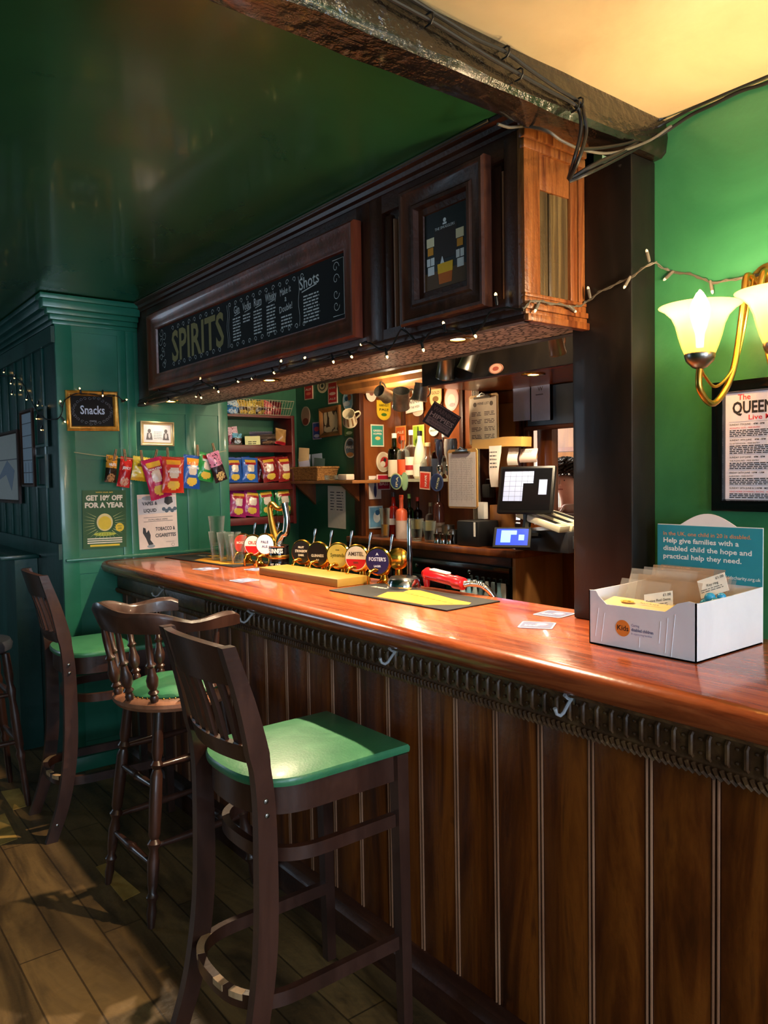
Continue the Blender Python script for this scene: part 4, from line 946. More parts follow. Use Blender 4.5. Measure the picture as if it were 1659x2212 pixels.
b = B(); nk = crv([(.040, H_*.96, 0), (.018, H_*.86, 0), (-.006, H_*.88, 0), (-.030, H_*.98, 0), (-.044, H_*.90, 0)], 30)
b.tube([Th @ p for p in nk], [.015, .015, .013, .013, .013, .013]+[.012]*(len(nk)-6), 'gold_metal', 12); b.done('neck', t, 'golden neck of the harp')
b = B(); sb_ = crv([(-.044, H_*.92, 0), (-.034, H_*.55, 0), (-.018, H_*.2, 0), (-.006, .0, 0)], 30)
b.tube([Th @ p for p in sb_], [.011+.011*i/len(sb_) for i in range(len(sb_))], 'gold_metal', 14); b.done('soundboard', t, 'golden soundboard')
b = B()
for k in range(8):
    u = (k+.5)/8; a = nk[int(len(nk)*(.15+.7*u))]; c = sb_[int(len(sb_)*(1-.85*u)*.95)]; b.tube([Th @ a, Th @ c], .0011, 'brass', 5)
b.done('strings', t)
# ---- glasses
def pint(T, label, grp, h=.15, r=.043, name='pint_glass', fill=None, m='glass'):
    t = thing(name, label, 'glass', T, grp)
    b = B(); pr = [(r*.62, 0), (r*.66, .004), (r*.78, h*.4), (r*.92, h*.8), (r, h)]; inn = [(r-.0025, h), (r*.92-.0025, h*.8), (r*.78-.0025, h*.4), (r*.62, .010), (.001, .009)]
    b.lathe([(.001, 0)]+pr+inn, m, I4, 24, cap=False); b.done('bowl', t)
    if fill: b = B(); b.lathe([(r*.60, .012), (r*.76-.003, h*.4), (r*(.78+.14*(fill[1]-.4)/.4)-.004, h*fill[1])], fill[0], I4, 20); b.done('drink', t)
    return t
gx = [(468, 1196, 0, .15), (480, 1200, 0, .13), (497, 1200, 0, .13), (517, 1200, 0, .12), (462, 1196, 1, .15)]
for i, (x, y, lv, h) in enumerate(((470, 1192, 0, .15), (470, 1192, 1, .15), (488, 1199, 0, .15), (503, 1194, 0, .15), (514, 1204, 0, .145))):
    p = at(x, 1212, Z=BZ); yy = at(x, 1205, X=1.74+.03*(i % 2)).y; pint(Tr(1.74+.03*(i % 2), yy, BZ+.0005+lv*.075), ['upright pint glass at the foot of the stack by the end wall', 'pint glass nested on top of another by the end wall', 'empty pint glass between the stack and the red badge tap', 'empty pint glass just behind the far beer taps', 'empty pint glass closest to the red badge tap'][i], 'empty pint glasses on the bar', h)
# ---- red soda gun with braided hose
g0 = at(918, 1240, X=1.86); g1 = at(1003, 1262, X=1.86); g0.x = g1.x = 0
d = (g1-g0); L_ = d.length
t = thing('soda_gun', 'red soda gun lying on the bar with a braided metal hose', 'soda gun', (1.86, g0.y, g0.z))
dn = d.normalized()
def gp(u, o=0, x=0): return dn*u*L_+Vector((x, 0, o))
b = B(); b.tube([gp(0, 0), gp(.08, .004), gp(.10, .004), gp(.75, .002), gp(.78, 0), gp(.98, 0), gp(1, 0)], [.018, .024, .021, .019, .024, .022, .016], mat('c3141c', .3, coat=.4), 14); b.done('body', t)
b = B(); b.tube([gp(.02, .006), gp(.04, -.022), gp(.05, -.045)], [.014, .013, .010], mat('b01018', .3), 12); b.done('nozzle', t)
b = B(); b.box(-.012, -.045, -.003, .012, .045, .003, 'white', bev=.001); o = b.done('button_pad', t, 'pale button pad'); o.location = gp(.40, .024); o.rotation_euler = (0, 0, 0); o.rotation_mode = 'QUATERNION'; o.rotation_quaternion = dn.to_track_quat('-Y', 'Z')
b = B(); hz = crv([gp(1), gp(1.12, .006, .01), gp(1.28, .0, .035), gp(1.42, -.04, .058), gp(1.48, -.11, .062)], 60)
b.tube(hz, [.0105+.0012*(i % 2) for i in range(len(hz))], 'chrome', 12); b.done('hose', t, 'braided steel hose')
# ================================================================ signs and pictures placed on real wall planes
def rectat(face, plane, x0, y0, x1, y1, out=.002, roll=0):
    k = {'W': 'X', 'S': 'Y'}[face]; xm, ym = (x0+x1)/2, (y0+y1)/2; s = {k: plane}
    a, c, t_, b_ = at(x0, ym, **s), at(x1, ym, **s), at(xm, y0, **s), at(xm, y1, **s)
    return facing(face, at(xm, ym, **s), roll, out), (c-a).length, abs(t_.z-b_.z)
def oval(w, h, n=28): return [(w/2*math.cos(2*PI*k/n), h/2*math.sin(2*PI*k/n)) for k in range(n)]
def shield(w, h): return [(-w/2, h*.5), (w/2, h*.5), (w/2, -h*.1)]+[(w/2*math.cos(a), -h*.1+h*.4*math.sin(a)) for a in [-PI*k/10 for k in range(1, 10)]]+[(-w/2, -h*.1)]
def rct(w, h): return [(-w/2, -h/2), (w/2, -h/2), (w/2, h/2), (-w/2, h/2)]
def clip_(face, plane, x0, y0, x1, y1, shape, c1, c2, label, texts=(), deco=None, roll=0, out=.002, cat='pump clip', name='pump_clip', grp='pump clips pinned round the back bar', T=None, w=None, h=None, th=.004):
    if T is None: T, w, h = rectat(face, plane, x0, y0, x1, y1, out, roll)
    b = B(); z = th; f = {'o': oval, 's': shield, 'r': rct}[shape]
    b.poly(f(w, h), 0, z, mat(c1, .5)); b.poly(f(w*.86, h*.88), z, z+.0005, mat(c2, .5)); z += .0006
    if deco: deco(b, w, h, z)
    for s, y, hh_, col in texts: b.text(s, 0, y*h-hh_*h*.35, z+.0008, hh_*h, mat(col, .5), .02, width=w*.68)
    o = b.done(name); o.matrix_world = T; return tag(o, label, cat, grp)
def dblob(col, x=0, y=0, rx=.25, ry=.2):
    def f(b, w, h, z): b.disc(x*w, y*h, rx*w, z+.0004, mat(col, .5), ry=ry*h)
    return f
def dmix(*fs):
    def f(b, w, h, z):
        for i, q in enumerate(fs): q(b, w, h, z+.0002*i)
    return f
# -- Snacks sign
T, w, h = rectat('S', EY-.006, 143, 845, 255, 931, .001, 1)
t = thing('snacks_sign', 'gold-framed black sign lettered Snacks on the green end wall', 'sign', T)
b = B(); frame4(b, w/2, h/2, [(0, 0), (0, .012), (.006, .016), (.014, .012), (.020, .014), (.026, .006), (.026, 0)], noisy('gilt_frame', ['9c6a22', 'c58d35', 'dba94d'], (20, 20, 20), (.3, .45), .1, metal=.5)); b.done('frame', t)
b = B(); b.rect(-w/2+.024, -h/2+.024, w/2-.024, h/2-.024, .005, mat('0a0a0d', .85), .004); z = .0054
b.text('Snacks', 0, -.016, z, .062, mat('b9cbe8', .6), .016, width=.125)
rnd = random.Random(2)
for k in range(26):
    a = 2*PI*k/26; curl(b, .095*math.cos(a)*1.03, .066*math.sin(a), .009, rnd.choice((-1, 1)), rnd.choice((-1, 1)), mat('7d8796', .7), .0012)
b.text('menu', 0, -.056, z, .016, mat('9aa4b4', .7), .003)
for v in b.bm.verts: v.co.z = max(v.co.z, .001) if v.co.z < .0064 else .0055
b.done('panel', t, 'black panel with chalk script')
# -- small sketch
T, w, h = rectat('S', EY-.006, 303, 911, 375, 963, .001, -1)
t = thing('sketch_picture', 'small silver-framed pencil sketch of two figures on the green end wall', 'picture', T)
b = B(); frame4(b, w/2, h/2, [(0, 0), (0, .010), (.006, .012), (.010, .008), (.018, .006), (.020, 0)], mat('b9a67c', .35, .6)); b.done('frame', t)
b = B(); b.rect(-w/2+.018, -h/2+.018, w/2-.018, h/2-.018, .005, mat('cfcfd8', .6), .004); z = .0056; g_ = mat('5c5a60', .7)
for s, x in ((-1, -.045), (1, .048)):
    b.disc(x, .014, .009, z, g_, ry=.011); b.poly([(x-.012, .003), (x+.012, .003), (x+.018, -.034), (x-.018, -.034)], .005, z, g_); b.disc(x, -.012, .006, z+.0004, mat('b8b8c0', .6), ry=.014)
b.lines(-.02, .03, .01, 5, .009, .002, z, g_, 3, .008); b.done('sketch', t, 'pencil sketch')
# -- posters
T, w, h = rectat('S', EY-.006, 179, 1059, 273, 1184, .001, -1)
b = B(); b.rect(-w/2, -h/2, w/2, h/2, .001, mat('245a30', .5), .001); z = .0014; cr_ = mat('f2ecd8', .5); yl = mat('f0d23c', .5)
b.text('GET 10% OFF', 0, h/2-.052, z+.0003, .036, cr_, .05, width=w*.84); b.text('FOR A YEAR', 0, h/2-.090, z+.0003, .036, cr_, .05, width=w*.90); b.text('WITH OUR APP', 0, h/2-.014, z+.0003, .009, yl, .01, width=w*.4)
for k in range(30):
    a = 2*PI*k/30; r1 = .118
    x1, y1 = max(-w/2+.004, min(w/2-.004, r1*math.cos(a))), -.02+r1*.85*math.sin(a)
    if y1 > h/2-.10: continue
    b.raw([(.055*math.cos(a-.02), -.02+.055*math.sin(a-.02), z), (x1, y1, z), (.055*math.cos(a+.03), -.02+.055*math.sin(a+.03), z)], [(0, 1, 2)], mat('cfd890', .6))
b.disc(0, -.078, .058, z, mat('c6d24e', .5), ry=.010); b.disc(0, -.016, .042, z+.0002, mat('f2e2a0', .5), ry=.046); b.disc(0, -.020, .034, z+.0005, yl, ry=.036)
b.disc(.078, -.045, .023, z+.0002, mat('f3d53a', .5), n=12); b.text('ONLY', .078, -.041, z+.0006, .010, mat('245a30'), .01); b.text('£49', .078, -.055, z+.0006, .013, mat('245a30'), .01)
for k in range(3): b.rect(-w*.40, -.104-.011*k, w*.40, -.098-.011*k, z, cr_, .0003)
b.rect(-w*.34, -h/2+.010, w*.34, -h/2+.020, z, yl, .0003)
o = b.done('poster'); o.matrix_world = T; tag(o, 'dark green GET 10% OFF FOR A YEAR poster on the end wall', 'poster')
T, w, h = rectat('S', EY-.006, 299, 1067, 383, 1184, .001, 1)
b = B(); b.rect(-w/2, -h/2, w/2, h/2, .001, mat('e9d6cc', .5), .001); z = .0014; dk = mat('2d333a', .6); bl = mat('9aa8b8', .6)
b.poly([(-w/2+.004, .125), (w/2-.004, .13), (w/2-.004, .045), (-w/2+.004, .04)], .001, z, mat('c9cad2', .6)); b.disc(-.045, .128, .04, z+.0003, bl, ry=.012)
b.text('VAPES &', -.042, .090, z+.0010, .026, dk, .03, width=.085); b.text('LIQUID', -.042, .052, z+.0010, .026, dk, .03, width=.072)
b.poly([(.045, .135), (.085, .13), (.09, .10), (.06, .085), (.04, .10)], z, z+.0004, dk)
for k in range(5): b.disc(.036+.016*k, .064-.010*(k % 2), .011, z+.0004, mat('4c6276', .5), n=10)
b.rect(-.08, .021, .085, .023, z, dk, .0003); b.rect(-.08, -.001, .085, .001, z, dk, .0003); b.text('AVAILABLE HERE', 0, .006, z+.0003, .011, dk, .01, width=.11)
b.text('TOBACCO &', .04, -.052, z+.0004, .027, dk, .03, width=.112); b.text('CIGARETTES', .04, -.088, z+.0004, .027, dk, .03, width=.118)
b.poly([(-.085, -.03), (-.072, -.035), (-.068, -.06), (-.055, -.045), (-.045, -.075), (-.048, -.10), (-.03, -.125), (-.058, -.128), (-.072, -.09), (-.088, -.06)], z, z+.0004, dk)
b.disc(-.045, -.135, .022, z+.0002, mat('8f9aa2', .6), ry=.009); b.rect(.04, -.118, .088, -.1165, z, dk, .0002); b.disc(.08, -.135, .009, z+.0003, dk); b.disc(.08, -.135, .0075, z+.0006, mat('e9d6cc', .5))
o = b.done('poster'); o.matrix_world = T; tag(o, 'white VAPES & LIQUID TOBACCO & CIGARETTES poster on the end wall', 'poster')
# -- pictures on the left partition (faces -X)
for (x0, y0, x1, y1, c, l, nm) in ((-18, 935, 43, 1086, 'c9c3bd', 'large pale picture in a thin brown frame, half cut off at the left edge', 'picture'), (50, 885, 77, 1052, 'b7c4d6', 'tall narrow leaded glass picture on the left partition', 'picture'), (81, 880, 103, 966, '0a0c0e', 'upper of two black narrow wall panels beside the corner', 'wall panel'), (85, 982, 105, 1054, '0a0c0e', 'lower of two black narrow wall panels beside the corner', 'wall panel')):
    T, w, h = rectat('W', 1.108, x0, y0, x1, y1, .002)
    t = thing('picture' if nm == 'picture' else 'wall_panel', l, nm, T); b = B(); frame4(b, w/2, h/2, [(0, 0), (0, .014), (.012, .016), (.02, .006), (.02, 0)], 'dark_wood' if nm == 'picture' else 'green_dim'); b.done('frame', t)
    b = B(); b.rect(-w/2+.018, -h/2+.018, w/2-.018, h/2-.018, .005, mat(c, .3), .004); z = .0056
    if x0 < 0: b.poly([(-w*.3, -h*.2), (w*.1, h*.1), (w*.34, -h*.05), (w*.22, -h*.33), (w*.05, -h*.1)], .005, z, mat('8b93a6', .5)); b.rect(-w*.46, h*.10, w*.46, h*.115, z+.0003, mat('6d6a70'), .0003)
    if x0 == 50:
        for k in range(5): b.rect(-w*.42, h*(-.32+.16*k), w*.42, h*(-.31+.16*k), z, mat('3a4048'), .0004)
        for k in range(10):
            for q in range(3): b.disc(-w*.24+w*.24*q, -h*.43+k*.011, .008, z, mat('8fa0b4', .4), n=6)
    b.done('sheet', t)
# ================================================================ crisp packets
def packet(name, label, T, w, h, main, band='e8b93a', band2='b3202a', text=None, grp=None, cat='crisp packet', chips='e9c64e', dome=.018, seed=0, tcol='ffffff', kind='crisp'):
    rnd = random.Random(seed+int(w*1e4)); nu, nv = 18, 24; vs = []; fs = []; ms = []
    mm = mat(main, .28, coat=.3); m2 = mat(band, .28, coat=.3); m3 = mat(band2, .28, coat=.3); m4 = mat(chips, .35); mw = mat('e6d6c2', .3, coat=.3)
    b = B(); grid = {}
    for sd in (1, -1):
        for i in range(nu+1):
            for j in range(nv+1):
                u, v = i/nu, j/nv
                zz = dome*(math.sin(PI*u)**.6)*(math.sin(PI*min(1, max(0, (v-.06)/.88)))**.5)*sd if .06 < v < .94 else 0
                x = (u-.5)*w*(1-.06*math.sin(PI*v)); y = (v-.5)*h
                if 0 < u < 1 and .06 < v < .94: zz += rnd.uniform(-.0012, .0012)+.003*math.sin(9*u+3*v+seed)*math.sin(7*v+seed*2)*sd
                if v in (0, 1): y += .003*(i % 2)
                grid[(sd, i, j)] = b.bm.verts.new((x, y, zz+.0004*sd))
        for i in range(nu):
            for j in range(nv):
                u, v = (i+.5)/nu, (j+.5)/nv
                if kind == 'crisp':
                    m_ = m2 if (.80 < v < .90 and .15 < u < .85) else m3 if (.72 < v < .80 and .15 < u < .85) else mw if (((u-.5-.12*(v-.57))/.22)**2+((v-.57)/.16)**4 < 1) else m4 if (.10 < v < .34 and ((u-.5)/.3)**2+((v-.22)/.13)**2 < 1) else mm
                elif kind == 'nuts':
                    m_ = (m2 if rnd.random() > .12 else mm) if v > .55 else (m4 if v < .4 and ((u-.5)/.36)**2+((v-.2)/.15)**2 < 1 and rnd.random() > .2 else mm)
                else:
                    m_ = m2 if v > .82 else (m3 if v < .16 else mm)
                if sd < 0: m_ = mm
                f = [grid[(sd, i, j)], grid[(sd, i+1, j)], grid[(sd, i+1, j+1)], grid[(sd, i, j+1)]]
                fc = b.bm.faces.new(f if sd > 0 else f[::-1]); fc.material_index = b.mi(m_)
    o = b.done(name, sharp=60); o.matrix_world = T; tag(o, label, cat, grp)
    if text:
        b = B(); s, y, hh_ = text; b.text(s, 0, y*h, dome+.0018, hh_*h, mat(tcol, .4), .03, width=w*.62); lt = b.done('lettering', o)
    return o
# washing line with pegs
lnp = [at(160, 977, Y=4.06), at(220, 985, Y=4.04), at(300, 992, Y=4.03), at(380, 990, Y=4.02), at(440, 982, Y=4.01), at(488, 974, Y=4.0)]
b = B(); o0 = lnp[0]; b.tube([p-o0 for p in crv(lnp, 40)], .002, mat('b9b48a', .7), 6); o = b.done('washing_line'); o.location = o0; tag(o, 'thin string stretched across the end wall with crisps pegged to it', 'string')
def hang(cx_, y0, y1, w, roll, depth, **k):
    T = facing('S', at(cx_, (y0+y1)/2, Y=depth), roll); a = at(cx_-w/2, y0, Y=depth); c = at(cx_+w/2, y1, Y=depth)
    return packet('crisp_packet', T=T, w=(c-a).x, h=abs(a.z-c.z), grp='packets pegged on the line', **k)
hang(240, 984, 1043, 27, -6, 4.03, label='slim black and gold nut packet pegged furthest left on the line', main='2a1a10', band='e39a2e', chips='b98a5a', kind='nuts', seed=1, text=('NUTS', .12, .13))
hang(270, 988, 1053, 30, -10, 4.035, label='dark and red slim packet pegged second on the line', main='c8232a', band='e2322c', band2='2a1512', kind='nuts', chips='d8a890', seed=2, text=('JERKY', .1, .12))
hang(309, 988, 1040, 50, -8, 4.015, label='bright yellow snack packet pegged on the line', main='f0d030', band='f3dc58', band2='d8a81c', kind='plain', text=('Bacon', .10, .16), tcol='5c3c10', seed=3, dome=.014)
hang(338, 990, 1078, 50, 14, 3.985, label='magenta packet hanging tilted behind the yellow one', main='c11d5a', band='e3b43a', seed=4, text=('WALKERS', .22, .07), dome=.016)
hang(374, 988, 1065, 50, -2, 3.95, label='red and orange ready-salted packet in the middle of the line', main='d23722', band='f1a92c', band2='e2322c', seed=5, text=('WALKERS', .06, .10), dome=.016)
hang(414, 984, 1056, 42, -6, 4.00, label='orange-topped blue packet pegged on the line', main='2158b0', band='f2a32a', band2='e9822a', seed=6, text=('WALKERS', .1, .08))
hang(446, 980, 1040, 40, -12, 3.99, label='green and white cheese and onion packet pegged on the line', main='2f9a48', band='c8322e', band2='e9e2d4', seed=7, text=('WALKERS', .2, .09))
hang(469, 976, 1042, 30, 18, 3.955, label='black and pink packet at the right end of the line', main='2c1c24', band='d884a8', chips='d8b878', kind='nuts', seed=8)
for i, (x, y, r) in enumerate(((248, 984, -14), (270, 984, 6), (306, 986, 6), (336, 984, -16), (362, 980, 2), (427, 974, 3), (462, 970, 12))):
    T = facing('S', at(x, y, Y=4.0), r); t = thing('clothes_peg', ['peg holding the black and gold packet', 'peg holding the dark red packet', 'peg holding the yellow packet', 'leaning peg holding the magenta packet', 'peg holding the red and orange packet', 'peg holding the blue packet', 'leaning peg holding the packet at the right end'][i]+', plain wood', 'peg', T, 'wooden pegs on the line')
    for s in (-1, 1): B().poly([(s*.0015, -.03), (s*.005, -.028), (s*.006, .0), (s*.005, .034), (s*.001, .034), (s*.002, 0)], -.005, .005, 'pale_wood').done('prong', t)
    b = B(); b.tube([(-.007, .002, 0), (.007, .002, 0)], .004, 'steel', 8); b.done('spring', t)
# ================================================================ red shelf unit and its stock
SY = 4.22
p = lambda x, y: at(x, y, Y=SY)
X1 = p(638, 1000).x; zt = p(560, 897).z; z1 = p(560, 962).z; z2 = p(560, 1044).z; z3 = p(560, 1118).z
su = thing('shelf_unit', 'dark red painted open shelf unit stocked with crisps behind the bar', 'shelf unit', (2.3, SY+.11, z3-.05))
def sp(b, name): o = b.done(name, su); o.location = -Vector((2.3, SY+.11, z3-.05)); return o
for x in (2.082, X1-.022): sp(B().box(x, SY, z3-.05, x+.022, SY+.225, zt+.005, 'shelf_red', bev=.002), 'side')
for z in (zt-.012, z1-.012, z2-.012, z3-.012):
    b = B(); b.box(2.104, SY+.006, z, X1-.022, SY+.225, z+.014, 'shelf_red')
    if z < zt-.02: b.box(2.104, SY-.002, z-.030, X1-.022, SY+.010, z+.013, 'shelf_red', bev=.002)
    sp(b, 'shelf')
def shelfp(cx_, y0, y1, w, z, dy, roll=0, **k):
    c = at(cx_, (y0+y1)/2, Y=SY+dy); a = at(cx_-w/2, y0, Y=SY+dy); d = at(cx_+w/2, y1, Y=SY+dy); h = abs(a.z-d.z); c.z = z+.005+h/2; roll += ((seed_ := k.get('seed', 0))*7 % 13)-6
    return packet('crisp_packet', T=facing('S', c, roll) @ Matrix.Rotation(-.12, 4, 'X'), w=(d-a).x, h=h, grp='crisp packets on the red shelves', **k)
r2 = [(506, 'blue', '2456a8', 'front blue packet at the left of the middle shelf'), (540, 'blue', '2a63bd', 'blue packet beside the dark red ones on the middle shelf'), (582, 'red', '8a1c1e', 'dark red packet in the middle of the middle shelf'), (616, 'red', '97211f', 'dark red packet at the right end of the middle shelf')]
for i, (x, _, c, l) in enumerate(r2):
    shelfp(x, 990, 1043, 36, z2+.001, .05, -4+3*i, main=c, label=l, seed=20+i, text=('WALKERS', .26, .07), tcol='b01c24')
    shelfp(x-12, 986, 1041, 34, z2+.001, .11, 5, main=c, label=l.replace('packet', 'packet tucked behind another', 1).replace('front ', ''), seed=30+i)
r3 = [(514, 'a52266', 'magenta packet at the left of the bottom shelf'), (544, 'b02a70', 'magenta packet leaning beside the green ones on the bottom shelf'), (576, '1f8248', 'green packet left of the harp top on the bottom shelf'), (614, '227a44', 'green packet right of the harp top on the bottom shelf')]
for i, (x, c, l) in enumerate(r3):
    shelfp(x, 1062, 1117, 38, z3+.001, .05, -8+5*i, main=c, label=l, seed=40+i, text=('WALKERS', .26, .07), tcol='b01c24')
    if i > 1: shelfp(x-16, 1064, 1116, 34, z3+.001, .11, 6, main=c, label=l.replace('packet', 'packet half hidden', 1), seed=50+i)
shelfp(503, 922, 960, 26, z1+.001, .04, 3, main='a04a5a', band='e8c0c8', chips='5a2a20', kind='nuts', label='pink and brown nut packet at the left of the top shelf', seed=61)
shelfp(512, 936, 960, 22, z1+.001, .02, -3, main='3f2418', band='7ac0d8', chips='c8d8e0', kind='nuts', label='low brown and pale blue packet on the top shelf', seed=62)
shelfp(565, 930, 960, 52, z1+.001, .10, -4, main='4a4858', band='6a6878', chips='8a8898', kind='plain', label='grey plastic bag slumped on the top shelf', seed=63, dome=.04)
shelfp(578, 938, 961, 44, z1+.001, .05, 4, main='2a1e1c', band='5a4a40', chips='8a6a50', kind='nuts', label='dark bag lying low in the middle of the top shelf', seed=64, dome=.03)
shelfp(606, 926, 961, 24, z1+.001, .04, -3, main='b98a50', band='c89a60', chips='5a3a20', kind='plain', label='tan paper bag at the right of the top shelf', seed=65, dome=.03)
T, w, h = rectat('S', SY+.012, 529, 942, 562, 961, 0, 2); b = B(); b.rect(-w/2, -h/2, w/2, h/2, .001, mat('dcdc9c', .7), .001); b.lines(-w*.3, w*.3, -h*.1, 2, h*.22, h*.1, .0012, mat('4a4a30'), 5, .02); o = b.done('price_note'); o.matrix_world = T; tag(o, 'pale yellow handwritten note propped on the top shelf', 'note')
# wire basket
ba = at(500, 893, Y=SY+.03); bb = at(634, 893, Y=SY+.03)
t = thing('wire_basket', 'pale wire basket full of snack packets on top of the red shelves', 'basket', ((ba.x+bb.x)/2, SY+.11, zt+.005))
hwb = (bb.x-ba.x)/2; hb = at(560, 868, Y=SY+.1).z-zt
def ring_(z, s): return [(sx*hwb*s, sy*.09*s, z) for sx, sy in ((-1, -1), (1, -1), (1, 1), (-1, 1), (-1, -1))]
wr = mat('cfc4a4', .35, .4)
b = B()
for z, s in ((.003, .88), (hb*.5, .94), (hb, 1.0)): b.tube(ring_(z, s), .0016, wr, 5)
for k in range(23):
    u = -1+2*k/22
    for sy in (-1, 1): b.tube([(u*hwb*.88, sy*.09*.88, .003), (u*hwb, sy*.09, hb)], .0011, wr, 4)
    b.tube([(u*hwb*.88, -.08, .003), (u*hwb*.88, .08, .003)], .001, wr, 4)
b.done('wire_frame', t)
for i, (u, c, c2) in enumerate(((-.85, '2c7ab8', 'd8e8f0'), (-.5, '3a2418', 'd8b04a'), (-.2, '8a6a20', 'e8c85a'), (.1, '2a1c18', 'c8a040'), (.4, '7a2024', 'd87068'), (.68, '8a2a30', '5a1a20'))):
    T = facing('S', (t.location.x+u*hwb*.9, SY+.11, zt+.012+hb*.45), -12+9*(i % 4))
    packet('snack_packet', label=['blue and white', 'brown and gold', 'mustard yellow', 'black and gold', 'red and pink', 'dark red'][i]+' packet inside the wire basket', T=T, w=.085, h=hb*.95, main=c, band=c2, chips=c2, kind='nuts', seed=70+i, grp='packets in the wire basket')
# ================================================================ green inner side wall: pump clips, picture, shelf
IX = 2.75
clip_('W', IX, 659, 832, 677, 863, 'r', 'e9c8a8', 'c8232a', 'small red rectangular pump clip, left of the two red ones', (('ALE', .2, .2, 'f2e0d0'),), dblob('e86a50', 0, -.1, .3, .1))
clip_('W', IX, 687, 818, 709, 849, 'o', 'e2cfa8', 'd8c49a', 'cream oval pump clip with black rings between the red ones', (), dmix(dblob('2a2420', 0, 0, .34, .34), dblob('d8c49a', 0, 0, .26, .26), dblob('2a2420', 0, 0, .13, .13)))
clip_('W', IX, 710, 824, 730, 872, 'r', 'efd8c0', 'd0202a', 'large red rectangular pump clip above the framed photograph', (('ADNAMS', .22, .14, 'f2e0d0'), ('ALE', -.28, .12, 'f2e0d0')), dblob('f0c0b0', 0, -.05, .34, .07))
clip_('W', IX, 731, 812, 754, 841, 'o', 'e8c4a0', 'e6b492', 'peach oval pump clip at the top right of the green wall', (('IPA', 0, .3, 'b85a40'),))
clip_('W', IX, 742, 844, 764, 887, 'o', 'e2e8e6', '9cc8d4', 'white-rimmed blue and orange oval pump clip above the striped tankard', (), dmix(dblob('d8703a', .15, .15, .2, .16), dblob('f2f2ee', -.1, -.15, .32, .12), dblob('2a4a6a', -.12, .1, .16, .12)))
clip_('W', IX, 652, 878, 671, 920, 'o', 'b99a80', 'a87a60', 'brown oval pump clip alone on the left of the green wall', (), dblob('7a2c1c', 0, -.28, .34, .18))
clip_('W', IX, 677, 912, 695, 949, 'r', 'c8a8b8', '3a4a8a', 'narrow blue and pink pump clip left of the framed photograph', (), dmix(dblob('b83a4a', 0, .1, .3, .14), dblob('e0d0d8', 0, -.3, .34, .1)))
clip_('W', IX, 746, 912, 766, 941, 'r', '5a7a3a', '3f6a34', 'green rectangular pump clip half behind the striped tankard', (), dblob('c8d8a0', 0, -.3, .34, .12))
clip_('W', IX, 746, 945, 770, 989, 'o', 'e8e0c8', '6a7a84', 'pale-rimmed grey and orange oval pump clip above the wall shelf', (('PALE', .02, .18, 'f2e8d8'),), dmix(dblob('d89048', 0, -.33, .3, .1), dblob('3a3a34', 0, .22, .26, .12)))
T, w, h = rectat('W', IX, 694, 879, 738, 943, .002, 2)
t = thing('framed_photograph', 'brown-framed sepia photograph hung on the green wall behind the bar', 'picture', T)
b = B(); frame4(b, w/2, h/2, [(0, 0), (0, .018), (.012, .020), (.024, .012), (.03, .005), (.03, 0)], 'tan_wood'); b.done('frame', t)
b = B(); b.rect(-w/2+.028, -h/2+.028, w/2-.028, h/2-.028, .005, mat('4a3826', .5), .004); z = .0056; sp_ = mat('cdb58c', .6)
for x, y, rx, ry in ((-.055, .03, .02, .05), (0, .05, .025, .03), (.02, -.0, .035, .05), (.06, .0, .02, .06), (-.02, -.05, .04, .02), (.05, -.07, .03, .02), (-.06, -.04, .015, .02)): b.disc(x, y, rx, z, sp_, ry=ry, n=9); z += .0003
b.done('photograph', t, 'sepia group photograph')
# wall shelf with bracket
zs = 1.478
t = thing('wall_shelf', 'short brown wooden shelf on a bracket on the green wall', 'shelf', (2.65, 3.95, zs-.02))
b = B(); b.box(-.10, -.40, 0, .10, .42, .018, 'tan_wood', bev=.002); b.done('board', t)
for y in (-.22, .3): b = B(); b.poly([(.10, 0), (-.06, 0), (.06, -.10), (.10, -.14)], -.012, .012, 'brown_wood', Tr(0, y, 0) @ Tc); b.done('bracket', t)
# wicker basket
t = thing('wicker_basket', 'low rectangular wicker basket of menus on the wall shelf', 'basket', (2.645, 4.10, zs-.001))
b = B(); n = 10
def lay(z, s): return [(sx*.075*s, sy*.165*s, z) for sx, sy in ((-1, -1), (1, -1), (1, 1), (-1, 1), (-1, -1))]
for k in range(9): b.tube(lay(.006+k*.0085, .86+.016*k), .0052, 'wicker', 6)
b.box(-.06, -.135, 0, .06, .135, .006, 'wicker')
for k in range(15):
    u = -1+2*k/14
    for sx in (-1, 1): b.tube([(sx*.075*.86, u*.165*.86, .0), (sx*.075*1.0, u*.165*1.0, .076)], .003, 'wicker', 5)
b.tube(lay(.080, 1.02), .007, 'wicker', 8); b.done('weave', t)
for i, (y, h, c, ti, l) in enumerate(((.11, .20, 'c8a878', .1, 'tall tan menu board standing in the wicker basket'), (.145, .16, 'c9cfe0', .05, 'pale blue leaflet at the left of the wicker basket'), (.05, .15, 'b8b0c0', -.35, 'lilac-grey leaflet leaning in the wicker basket'), (-.03, .16, '7a8490', -.1, 'grey glossy leaflet in the middle of the wicker basket'), (-.09, .13, '3a4a44', .12, 'dark leaflet at the right of the wicker basket'))):
    b = B(); b.box(-.003, -.038, .0, .003, .038, h, mat(c, .5), bev=.0008); o = b.done('menu_card'); o.matrix_world = Tr(2.645+(.02 if i % 2 else -.015), 4.10+y*.9, zs+.008) @ Matrix.Rotation(ti, 4, 'X') @ Rz(25); tag(o, l, 'menu', 'cards in the wicker basket')
b = B(); b.lathe([(.03, 0), (.042, .002), (.045, .03), (.040, .03), (.036, .006)], 'glass', I4, 20); o = b.done('glass_dish'); o.location = (2.60, 3.83, zs); tag(o, 'small clear glass dish on the wall shelf beside the basket', 'dish')
